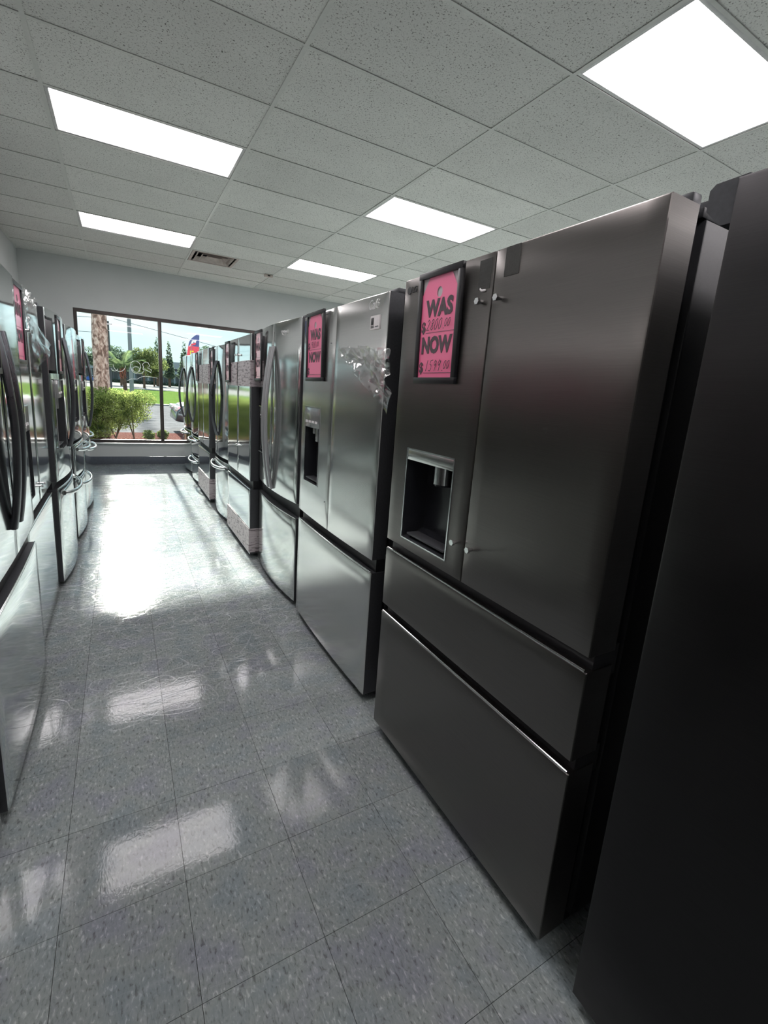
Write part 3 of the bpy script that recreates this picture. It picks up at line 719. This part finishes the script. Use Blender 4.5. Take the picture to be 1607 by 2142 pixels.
r8, D, yf, w = fridge('R', 7.62, 8.50, .885, 'stainless refrigerator standing next to the window at the far end of the right row', bow=.045, top=1.80, zd=.72, drawers=((.04, .68),), mat='stainless_bright',
    handle='bow', hmat='dark_metal', hz=(.86, 1.62), hout=.065, dh='chrome', thick=.055)

# left row
l0, D, yf, w = fridge('L', .60, 1.535, -.362, 'stainless refrigerator at the lower left edge, nearest to the camera in the left row', bow=.008, top=1.78, zd=.72, drawers=((.04, .66),), mat='stainless', thick=.06)
for k, (a, b, nm) in enumerate(((-.35, .56, 'dark refrigerator beside the camera, outside the picture on the left'), (-1.28, -.39, 'stainless refrigerator behind the camera on the left'))):
    fridge('L', a, b, -.385, nm, bow=.02, top=1.78, zd=.72, drawers=((.04, .66),), mat='black_stainless' if k == 0 else 'stainless', thick=.06)
l1, D, yf, w = fridge('L', 1.585, 2.470, -.353, 'stainless refrigerator with broad black bowed handles at the left edge of the picture', bow=.008, top=1.775, zd=.745, drawers=((.04, .655),), mat='stainless_bright',
    handle='bar', hmat='dark_metal', hz=(.86, 1.53), hout=.030, thick=.06)
for h_ in [c for d in D for c in d.children if c.name.startswith('handle')]: h_.scale = (1.45, 1, 1)
l2, D, yf, w = fridge('L', 2.500, 3.420, -.396, 'flat stainless refrigerator with bare handle studs and a film scrap, left row', top=1.775, zd=.735, drawers=((.04, .675),), mat='stainless_bright',
    disp=(-.40, -.17, .80, 1.24), studs=(.82, 1.60), thick=.06)
yl2 = 2.96
film(D[0], (-.10, -.006, 1.80), (-.02, -.03, 1.76), (-.12, -.004, 1.60), 12, .02, 12, .02)
film(D[1], (.0, -.006, 1.68), (.36, -.05, 1.56), (.02, -.004, 1.40), 14, .01, 15, .02)
l3, D, yf, w = fridge('L', 3.52, 4.43, -.338, 'bowed refrigerator with dark door handles and chrome drawer handle, left row', bow=.042, top=1.785, zd=.72, drawers=((.04, .67),), mat='stainless_bright', cab='cabinet_grey',
    handle='bar', hmat='dark_metal', hz=(.90, 1.64), hout=.038, dh='chrome', disp=(-.36, -.12, .93, 1.36), thick=.055)
l4, D, yf, w = fridge('L', 4.53, 5.43, -.325, 'bowed stainless refrigerator without door handles and with two drawer handles, left row', bow=.038, top=1.785, zd=.86, drawers=((.56, .83), (.04, .53)), mat='stainless_bright', cab='cabinet_grey',
    dh='chrome', disp=(-.34, -.12, 1.02, 1.36), thick=.055)
obj('maker_badge', B((.20, .30, yf(.25)-.004, yf(.25)+.003, 1.66, 1.672)), 'dark_metal', D[1])
l5, D, yf, w = fridge('L', 5.52, 6.42, -.318, 'bowed stainless refrigerator with slim curved handles, second from the end of the left row', bow=.035, top=1.785, zd=.75, drawers=((.04, .70),), mat='stainless_bright', cab='cabinet_grey',
    handle='bow', hmat='dark_metal', hz=(.86, 1.64), hout=.045, dh='chrome', disp=(-.36, -.15, 1.0, 1.34), thick=.055)
l6, D, yf, w = fridge('L', 6.72, 7.60, -.395, 'dark-sided refrigerator at the window end of the left row', bow=.02, top=1.765, zd=.75, drawers=((.04, .70),), mat='stainless_bright', cab='cabinet_black', thick=.055, dh='chrome', depth=.80)
film(D[0], (-.43, -.004, 1.77), (-.2, -.03, 1.74), (-.42, -.01, 1.45), 12, .02, 19, .01)

# ------------------------------------------------------------------ price signs
DG = {'0': [[(.5, 1), (.15, .8), (.1, .35), (.35, 0), (.7, .1), (.85, .55), (.75, .95), (.5, 1)]],
      '1': [[(.55, 1), (.45, 0)]],
      '2': [[(.1, .8), (.4, 1), (.75, .85), (.6, .5), (.15, .05), (.1, 0), (.5, .05), (.9, .02)]],
      '8': [[(.8, .9), (.45, 1), (.2, .8), (.5, .5), (.75, .2), (.45, 0), (.15, .15), (.45, .5), (.85, .85)]],
      '6': [[(.7, 1), (.25, .6), (.15, .2), (.45, 0), (.75, .2), (.6, .45), (.25, .35)]],
      '5': [[(.85, 1), (.3, .95), (.2, .6), (.6, .55), (.75, .25), (.45, 0), (.1, .05)]],
      '9': [[(.75, .8), (.45, 1), (.2, .75), (.4, .5), (.75, .7), (.75, .9), (.6, 0)]],
      '.': [[(.4, .02), (.55, .04)]]}
def script(s, x, z, size, par, slant=.25, wid=.55):
    bm = bmesh.new()
    for k, ch in enumerate(s):
        sm = .72 if ('.' in s and k > s.index('.')) else 1.0
        zo = (.18*size) if sm < 1 else 0
        for st in DG[ch]:
            P = []
            for i in range(len(st)-1):
                for u in (0, .5): P.append((st[i][0]*(1-u)+st[i+1][0]*u, st[i][1]*(1-u)+st[i+1][1]*u))
            P.append(st[-1])
            sweep(bm, [(x+(a*wid+b*slant)*size*sm, -.0085, z+zo+b*size*sm) for a, b in P], .0014, .0004, (0, 0, 1), 5)
        x += size*sm*(.66 if ch != '.' else .35)
    return obj('handwriting', bm, 'ink', par, 0)
def price_sign(side, X, yc, xl, z, label, w=.215, h=.345, tilt=3., was=None, now=None, yaw=0.):
    if side == 'R': loc = (X, yc-xl, z); rz = -math.pi/2
    else: loc = (X, yc+xl, z); rz = math.pi/2
    t = thing('price_sign', label, 'sign', loc, 0, 'pink price signs on the refrigerators')
    t.rotation_euler = (R(tilt), R(yaw), rz); t.rotation_mode = 'XYZ'
    e = .019
    obj('backing', B((-w/2+.002, w/2-.002, -.003, 0, .002, h-.002)), 'sleeve', t, 0)
    obj('frame', B((-w/2, w/2, -.011, .001, 0, e, .001), (-w/2, w/2, -.011, .001, h-e, h, .001), (-w/2, -w/2+e, -.011, .001, e, h-e, .001), (w/2-e, w/2, -.011, .001, e, h-e, .001)), 'frame_black', t)
    a, b = -w/2+e, w/2-e; zt = h-e; c = .045
    bm = bmesh.new()
    outer = [(a, e), (b, e), (b, zt-c*1.1), (b-c*.75, zt), (a+c*.75, zt), (a, zt-c*1.1)]
    vo = [bm.verts.new((x, -.005, q)) for x, q in outer]
    cx, cz, rr = 0, zt-.048, .0135; n = 24
    vi = [bm.verts.new((cx+rr*math.cos(2*math.pi*i/n), -.005, cz+rr*1.15*math.sin(2*math.pi*i/n))) for i in range(n)]
    eo = [bm.edges.new((vo[i], vo[(i+1) % 6])) for i in range(6)]; ei = [bm.edges.new((vi[i], vi[(i+1) % n])) for i in range(n)]
    bmesh.ops.triangle_fill(bm, use_beauty=True, edges=eo+ei)
    card = obj('card', bm, 'pink_card_glare' if label.startswith('pale') else 'pink_card', t, 0)  # signs labelled pale get the card with glare in its colour
    yy = -.0058; k = h/.345
    text('WAS', .068*k, 'ink_grey', card, (.004, yy, zt-.096*k), xs=.93, bold=.0034, extrude=.0003)
    text('NOW', .068*k, 'ink_grey', card, (-.002, yy, zt-.208*k), xs=.88, bold=.0034, extrude=.0003)
    text('$', .045*k, 'ink_grey', card, (a+.017, yy, zt-.150*k), xs=1.0, bold=.0012, extrude=.0003)
    text('$', .045*k, 'ink_grey', card, (a+.017, yy, e+.030*k), xs=1.0, bold=.0012, extrude=.0003)
    obj('price_line', B((a+.032, b-.004, yy-.0004, yy, zt-.168*k, zt-.1668*k), (a+.032, b-.004, yy-.0004, yy, e+.014, e+.0152)), 'ink_grey', card, 0)
    if was: script(was, a+.036, zt-.160*k, .032, card)
    if now: script(now, a+.040, e+.020, .034, card)
    return t
price_sign('R', .889, yc1, lx(1.252), 1.455, 'framed pink price sign reading WAS 2800.00 NOW 1599.00 on the black refrigerator', w=.224, h=.345, tilt=1.2, was='2800.00', now='1599.00')
price_sign('R', .908, yc2, yc2-2.372, 1.457, 'framed pink WAS NOW price sign beside the navy shield sticker, right row', w=.245, h=.35, tilt=.8, was='1900.00')
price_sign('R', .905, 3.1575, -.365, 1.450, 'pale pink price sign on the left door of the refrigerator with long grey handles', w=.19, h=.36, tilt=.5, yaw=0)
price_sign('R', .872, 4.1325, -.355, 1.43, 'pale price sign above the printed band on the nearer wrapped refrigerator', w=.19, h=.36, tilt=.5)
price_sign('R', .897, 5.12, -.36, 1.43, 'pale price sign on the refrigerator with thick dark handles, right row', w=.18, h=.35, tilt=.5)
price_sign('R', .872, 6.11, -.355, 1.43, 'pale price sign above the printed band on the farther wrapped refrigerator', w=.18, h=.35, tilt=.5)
price_sign('L', -.335, 2.0275, -.235, 1.39, 'pink price sign just outside the left edge, on the broad-handled refrigerator', w=.21, h=.34, tilt=.5)
price_sign('L', -.390, yl2, -.295, 1.435, 'pink price sign at the upper left edge, on the refrigerator with bare studs', w=.23, h=.345, tilt=.8)
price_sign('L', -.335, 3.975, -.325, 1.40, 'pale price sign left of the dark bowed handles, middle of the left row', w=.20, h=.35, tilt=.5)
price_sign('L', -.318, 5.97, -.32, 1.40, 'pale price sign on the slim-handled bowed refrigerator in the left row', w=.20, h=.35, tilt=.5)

# ------------------------------------------------------------------ outside
struct('trim_1', B((-60, 80, Y1+.2, 30, -.14, -.02)), 'asphalt').name = 'parking_ground'
struct('lawn', B((-60, 80, 30, 72, -.14, 0)), 'lawn', smooth=0)
struct('kerb', B((-60, 80, 29.8, 30, -.14, .05)), 'kerb', smooth=0)
struct('street', B((-160, 220, 72, 150, -.14, -.01)), 'road_pale', smooth=0)
struct('far_verge', B((-160, 260, 150, 420, -.14, .0)), 'lawn', smooth=0)
struct('mulch_bed', B((-4.5, 3.2, Y1+.2, 13.9, -.14, .0)), 'mulch', smooth=0)
def leaf_cloud(name, mat, parent, ell, n, size, seed, shell=.55):
    rg = np.random.default_rng(seed); ell = np.array(ell, float)     # rows: cx cy cz rx ry rz
    vol = ell[:, 3]*ell[:, 4]*ell[:, 5]; pick = rg.choice(len(ell), n, p=vol/vol.sum())
    d = rg.normal(size=(n, 3)); d /= np.linalg.norm(d, axis=1)[:, None]
    rad = shell+(1-shell)*rg.random(n)**.6
    c = ell[pick, :3]+d*ell[pick, 3:]*rad[:, None]
    a = rg.normal(size=(n, 3)); a /= np.linalg.norm(a, axis=1)[:, None]
    b = np.cross(a, rg.normal(size=(n, 3))); b /= np.linalg.norm(b, axis=1)[:, None]
    s = size*(.6+.8*rg.random(n))[:, None]
    P = np.stack([c-a*s, c+b*s*.45, c+a*s, c-b*s*.45], 1).reshape(-1, 3)
    me = bpy.data.meshes.new(name); me.vertices.add(4*n); me.vertices.foreach_set('co', P.ravel())
    me.loops.add(4*n); me.loops.foreach_set('vertex_index', np.arange(4*n)); me.polygons.add(n)
    me.polygons.foreach_set('loop_start', np.arange(n)*4); me.update(calc_edges=True)
    me.materials.append(MAT[mat]); o = bpy.data.objects.new(name, me); COL.objects.link(o); o.parent = parent
    o['kind'] = 'stuff'; return o
# hedge in front of the glass
hg = thing('hedge', 'leafy green hedge just outside the window in red mulch', 'hedge', (-.6, 12.5, 0))
ell = []
rg = np.random.default_rng(3)
for x in np.arange(-2.6, 1.14, .20):
    for z in (.20, .40, .64, .90):
        if x > (.35 if z < .3 else .8) and z < .5: continue
        ell.append((x+rg.normal()*.05, rg.normal()*.08, z+rg.normal()*.03, .34, .40, .23))
leaf_cloud('foliage', 'hedge_leaf', hg, ell, 90000, .020, 5, .25)
bm = bmesh.new()
for k in range(9):
    x = -2.2+k*.38; 
    for q in range(3):
        e = (x+random.uniform(-.3, .3), random.uniform(-.15, .15), .7)
        sweep(bm, [(x, 0, -.005), (x+.3*(e[0]-x), .3*e[1], .22), e], .016, .016, (0, 1, 0), 6)
obj('stems', bm, 'bark', hg)
for x, y in ((.55, 12.15), (.86, 12.4)):
    g = thing('border_plant', 'small yellow-green plant in the mulch %s' % ('below the hedge, left of the window mullion' if x < .7 else 'at the right end of the hedge'), 'plant', (x, y, 0), 0, 'small plants in the mulch bed')
    leaf_cloud('foliage', 'tree_leaf', g, [(0, 0, .12, .14, .14, .13)], 160, .05, int(x*100), .2)
    bm = bmesh.new(); cyl(bm, (0, 0, 0), .01, .1, 'z', 6); obj('stem', bm, 'bark', g)
# big palm trunk
def frond_bm(L, droop, n=30, w=.26):
    bm = bmesh.new(); pts = []
    for i in range(n+1):
        t = i/n; pts.append(Vector((L*t*(1-.18*t), 0, L*(.42*t-droop*t*t))))
    sweep(bm, pts, .012*L/1.2, .012*L/1.2, (0, 1, 0), 5, lambda t: 1-.8*t)
    for i in range(3, n+1):
        t = i/n; p = pts[i]; ll = w*L*(1-abs(t-.5)*1.1)
        for s in (-1, 1):
            a = p; q = p+Vector((ll*.45, s*ll*.85, -ll*.35)); wv_ = Vector((.010*L, 0, .003))
            v = [bm.verts.new(a-wv_), bm.verts.new(a+wv_), bm.verts.new(q)]; bm.faces.new(v)
    return bm
def palm(name, label, loc, h, r0, r1, n, L, lean, fr_mat, trunk_mat, boots=False):
    t = thing(name, label, 'palm tree', loc)
    bm = bmesh.new(); N = 40
    sweep(bm, [(lean*(i/N)**1.5, 0, h*i/N) for i in range(N+1)], 1, 1, (0, 1, 0), 20,
          lambda u: (r0*1.25*max(0, 1-u*9)+(r0+(r1-r0)*u)*min(1, .0+u*9) if u < .11 else r0+(r1-r0)*u)*(1+.035*math.sin(u*h*22)))
    obj('trunk', bm, trunk_mat, t)
    if boots:
        bm = bmesh.new()
        for k in range(30):
            a = k*2.4; z = h-.45+.5*k/30; rr = r1*1.1
            sweep(bm, [(lean+rr*math.cos(a), rr*math.sin(a), z), (lean+(rr+.05)*math.cos(a), (rr+.05)*math.sin(a), z+.12)], .022, .010, (-math.sin(a), math.cos(a), 0), 5)
        obj('boots', bm, 'palm_boot', t)
    me = [frond_bm(L, d) for d in (.35, .75)]
    proto = [obj('frond', b, fr_mat, t, 0) for b in me]
    for k in range(n):
        o = proto[k % 2] if k < 2 else proto[k % 2].copy()
        if k >= 2: COL.objects.link(o)
        o.parent = t; o.location = (lean, 0, h-.02); o.rotation_euler = (0, -R(random.uniform(5, 50)), k*2.39996)
    return t
palm('palm_tree', 'tall palm with thick patchy brown trunk rising behind the hedge', (-.47, 16, -.02), 9.5, .21, .17, 14, 2.6, .12, 'frond_leaf', 'palm_bark')
palm('palm_tree', 'small palm with arching fronds and reddish boots beyond the hedge', (.24, 24, -.02), 1.80, .085, .08, 18, 1.25, -.12, 'frond_leaf', 'bark', True)
# poles and wires
pl = thing('light_pole', 'grey steel pole with a flared base, beyond the small palm', 'pole', (.60, 32, 0))
bm = bmesh.new(); cyl(bm, (0, 0, .55), .115, 8.5, 'z', 14, .09); obj('shaft', bm, 'pole_grey', pl)
bm = bmesh.new(); cyl(bm, (0, 0, -.01), .24, .56, 'z', 8, .15); obj('base', bm, 'pole_grey', pl)
obj('lamp_arm', B((-.05, 1.2, -.05, .05, 9.0, 9.1)), 'pole_grey', pl); obj('lamp_head', B((1.0, 1.5, -.12, .12, 8.88, 9.02, .02)), 'pole_grey', pl)
pl = thing('utility_pole', 'thin dark utility pole right of the big palm trunk', 'pole', (-1.12, 75, -.01))
bm = bmesh.new(); cyl(bm, (0, 0, 0), .17, 8.7, 'z', 10, .14); obj('shaft', bm, 'wire_black', pl)
obj('cross_arm', B((-.5, .5, -.06, .06, 8.3, 8.42)), 'wire_black', pl)
pl2 = thing('utility_pole', 'far utility pole outside the picture that carries the slanting wire', 'pole', (30.52, 74, -.01))
bm = bmesh.new(); cyl(bm, (0, 0, 0), .17, 4.3, 'z', 10, .14); obj('shaft', bm, 'wire_black', pl2)
obj('cross_arm', B((-.5, .5, -.06, .06, 4.0, 4.12)), 'wire_black', pl2)
pts0 = [((-40, 75.6, 8.9), (-1.6, 75.6, 9.1)), ((-.4, 76, 9.2), (30, 74, 4.0)), ((-40, 76.4, 7.5), (-2.6, 76.4, 7.2))]
for k, (a, b) in enumerate(pts0):
    bm = bmesh.new(); a, b = Vector(a), Vector(b)
    sweep(bm, [a.lerp(b, i/16)-Vector((0, 0, (.0 if k == 1 else .7)*math.sin(math.pi*i/16))) for i in range(17)], .03, .03, (0, 0, 1), 5)
    tag(obj('overhead_wire', bm, 'wire_black'), ['overhead wire left of the big palm trunk, the upper one', 'overhead wire slanting down to the right across the sky', 'overhead wire left of the big palm trunk, the lower one'][k], 'wire')
# background trees
def tree(label, x, y, h, rx, mat, n, size, conifer=False, seed=1):
    t = thing('tree', label, 'tree', (x, y, -.01), 0, 'trees beyond the street')
    bm = bmesh.new(); cyl(bm, (0, 0, 0), .03*h, h*.6, 'z', 8, .012*h); obj('trunk', bm, 'bark', t)
    rg = np.random.default_rng(seed)
    if conifer: e = [(rg.normal()*.05, 0, h*(.25+.72*k/9), rx*(1-k/10)+.15, rx*(1-k/10)+.15, h*.07) for k in range(10)]
    else: e = [(rg.normal()*rx*.45, rg.normal()*rx*.4, h*(.5+.33*rg.random()), rx*.5, rx*.5, h*.18) for k in range(12)]
    leaf_cloud('foliage', mat, t, e, n, size, seed, .4)
TR = [('broad dark tree beyond the street, left of the big palm trunk', -7.5, 128, 7.8, 4.2, 'far_leaf', 3000, .26, False),
      ('bushy tree partly hidden by the big palm trunk', 0.2, 97, 6.3, 3.0, 'far_leaf', 2600, .24, False),
      ('bright yellow-green tree right of the grey light pole', 3.4, 85, 6.4, 2.4, 'tree_leaf', 4200, .17, False),
      ('slim conifer just left of the window mullion', 7.9, 125, 10.9, 1.1, 'far_leaf', 1600, .24, True),
      ('slim conifer just right of the window mullion', 10.5, 125, 10.4, 1.2, 'far_leaf', 1600, .24, True),
      ('tall dark conifer touching the feather flag from the left', 13.9, 125, 10.8, 1.6, 'far_leaf', 2200, .26, True),
      ('low rounded tree behind the shop roof, between two conifers', 12.6, 196, 10.6, 4.4, 'far_leaf', 1300, .34, False),
      ('flat-topped tree showing above the right row of refrigerators', 19.2, 125, 10.9, 2.6, 'far_leaf', 2600, .26, False),
      ('tree showing over the left half of the shop roof', -4.5, 196, 13, 6, 'far_leaf', 1800, .4, False),
      ('rounded green tree in front of the shop, left of the mullion', 6.4, 112, 5.7, 1.9, 'tree_leaf', 2600, .22, False)]
for k, a in enumerate(TR): tree(*a[:8], conifer=a[8], seed=40+k)
# white commercial building
b = thing('shop_building', 'long low white shop building across the street', 'building', (10, 168, -.01))
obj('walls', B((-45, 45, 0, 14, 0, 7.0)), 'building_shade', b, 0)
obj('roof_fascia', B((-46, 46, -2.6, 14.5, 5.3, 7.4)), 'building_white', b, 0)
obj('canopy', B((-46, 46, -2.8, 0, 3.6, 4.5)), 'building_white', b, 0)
for k in range(24):
    x = -44+k*3.8
    obj('column', B((x-.22, x+.22, -2.4, -1.9, 0, 3.6)), 'building_white', b, 0)
    f = obj('shop_window', B((x+.7, x+3.2, -.10, 0, .5, 3.4)), 'building_white', b, 0)
    obj('pane', B((x+.82, x+1.9, -.16, -.10, .62, 3.3), (x+2.0, x+3.08, -.16, -.10, .62, 3.3)), 'building_glass', f, 0)
h2 = thing('far_hedge', 'low clipped hedge along the far side of the street', 'hedge', (0, 152, 0))
leaf_cloud('foliage', 'far_leaf', h2, [(x, 0, .45, 1.6, .6, .5) for x in np.arange(-30, 45, 2.2)], 4000, .3, 77, .4)
bm = B(*[(x-.05, x+.05, -.05, .05, 0, .4) for x in np.arange(-30, 45, 2.2)]); obj('stems', bm, 'bark', h2, 0)
# blue car across the street
def car(label, loc, rz, paint, L=4.4, Wd=1.78, H=1.45):
    t = thing('car', label, 'car', loc, rz, 'parked cars outside')
    prof = [(-L/2, .35), (-L/2+.05, .62), (-L/2+.2, .78), (-L*.25, .93), (-L*.10, 1.38), (0, H), (L*.16, H-.02), (L*.36, 1.0), (L/2-.08, .93), (L/2, .6), (L/2-.03, .3), (L*.30, .25), (-L*.30, .25)]
    bm = bmesh.new(); prism(bm, prof, -Wd/2, Wd/2)
    bmesh.ops.bevel(bm, geom=[e for e in bm.edges], offset=.06, segments=3, affect='EDGES', profile=.6)
    obj('body', bm, paint, t, 50)
    for s in (-1, 1):
        gl = [(-L*.20, .97), (-L*.10, 1.32), (0, H-.07), (L*.14, H-.08), (L*.29, 1.0)]
        bm = bmesh.new(); prism(bm, gl, s*(Wd/2-.01), s*(Wd/2+.006)); obj('side_window', bm, 'car_glass', t, 0)
        for x in (-L*.31, L*.30):
            bm = bmesh.new(); cyl(bm, (x, s*(Wd/2-.20), .33), .33, s*.21, 'y', 28); w_ = obj('wheel', bm, 'rubber', t)
            bm = bmesh.new(); cyl(bm, (x, s*(Wd/2-.01), .33), .20, s*.03, 'y', 20); obj('hub_cap', bm, 'headlight', w_)
        obj('mirror', B((-L*.19, -L*.14, s*(Wd/2)+(0 if s > 0 else -.16), s*(Wd/2)+(.16 if s > 0 else 0), .95, 1.08, .02)), paint, t)
        obj('headlight', B((-L/2+.0, -L/2+.20, s*(Wd/2-.22)-.16, s*(Wd/2-.22)+.16, .62, .76, .02)), 'headlight', t)
    wp = [(-L*.25+.03, .975), (-L*.10-.01, 1.38), (-L*.10-.03, 1.39), (-L*.25-.02, .985)]
    bm = bmesh.new(); prism(bm, wp, -Wd/2+.14, Wd/2-.14); obj('windscreen', bm, 'car_glass', t, 0)
    return t
car('blue car parked across the street, left of the big palm trunk', (-6.0, 136, -.01), 0, 'car_blue')
car('dark car parked outside, nose showing between the window and the right row', (3.48, 14.75, -.02), 0, 'car_paint')
# feather flag
fg = thing('feather_flag', 'red and blue feather banner with yellow letters standing outside the window', 'flag', (1.60, 12.9, 0), 0)
bm = bmesh.new(); cyl(bm, (0, 0, 0), .018, 2.45, 'z', 8, .008); obj('pole', bm, 'pole_grey', fg)
cyl_b = bmesh.new(); box(cyl_b, -.2, .2, -.2, .2, -.0, .03); obj('base_plate', cyl_b, 'pole_grey', fg)
def flag_panel(z0, z1, mat):
    bm = bmesh.new(); n = 10; A = []; C = []
    for i in range(n+1):
        z = z0+(z1-z0)*i/n
        xl_ = -.14+.13*max(0, (z-1.75)/.85)**1.3+.05*max(0, (z-2.35)/.25)**2*3
        xr_ = .14+.06*max(0, (z-1.0)/1.6)
        xl_ = min(xl_, xr_)
        A.append((xl_, z)); C.append((xr_, z))
    prism(bm, A+C[::-1], -.004, .004); return obj('cloth', bm, mat, fg, 0)
f1 = flag_panel(.7, 2.30, 'flag_red'); f2 = flag_panel(2.30, 2.60, 'flag_blue')
text('E', .22, 'flag_yellow', f1, (.01, -.006, 2.10), bold=.006, name='letter', xs=.9); text('L', .22, 'flag_yellow', f1, (-.0, -.006, 1.88), bold=.006, name='letter', xs=.9)
text('A', .22, 'flag_yellow', f1, (0, -.006, 1.66), bold=.006, name='letter', xs=.9); text('S', .22, 'flag_yellow', f1, (0, -.006, 1.44), bold=.006, name='letter', xs=.9)
bm = bmesh.new(); prism(bm, [(-.05, 2.28), (.04, 2.32), (.06, 2.42), (.10, 2.36), (.13, 2.46), (.03, 2.44), (-.0, 2.38)], -.006, -.004); obj('emblem', bm, 'flag_white', f2, 0)
bm = bmesh.new(); prism(bm, [(-.03, 2.30), (.10, 2.34), (.12, 2.40), (.02, 2.36)], -.008, -.006); obj('emblem', bm, 'flag_red', f2, 0)
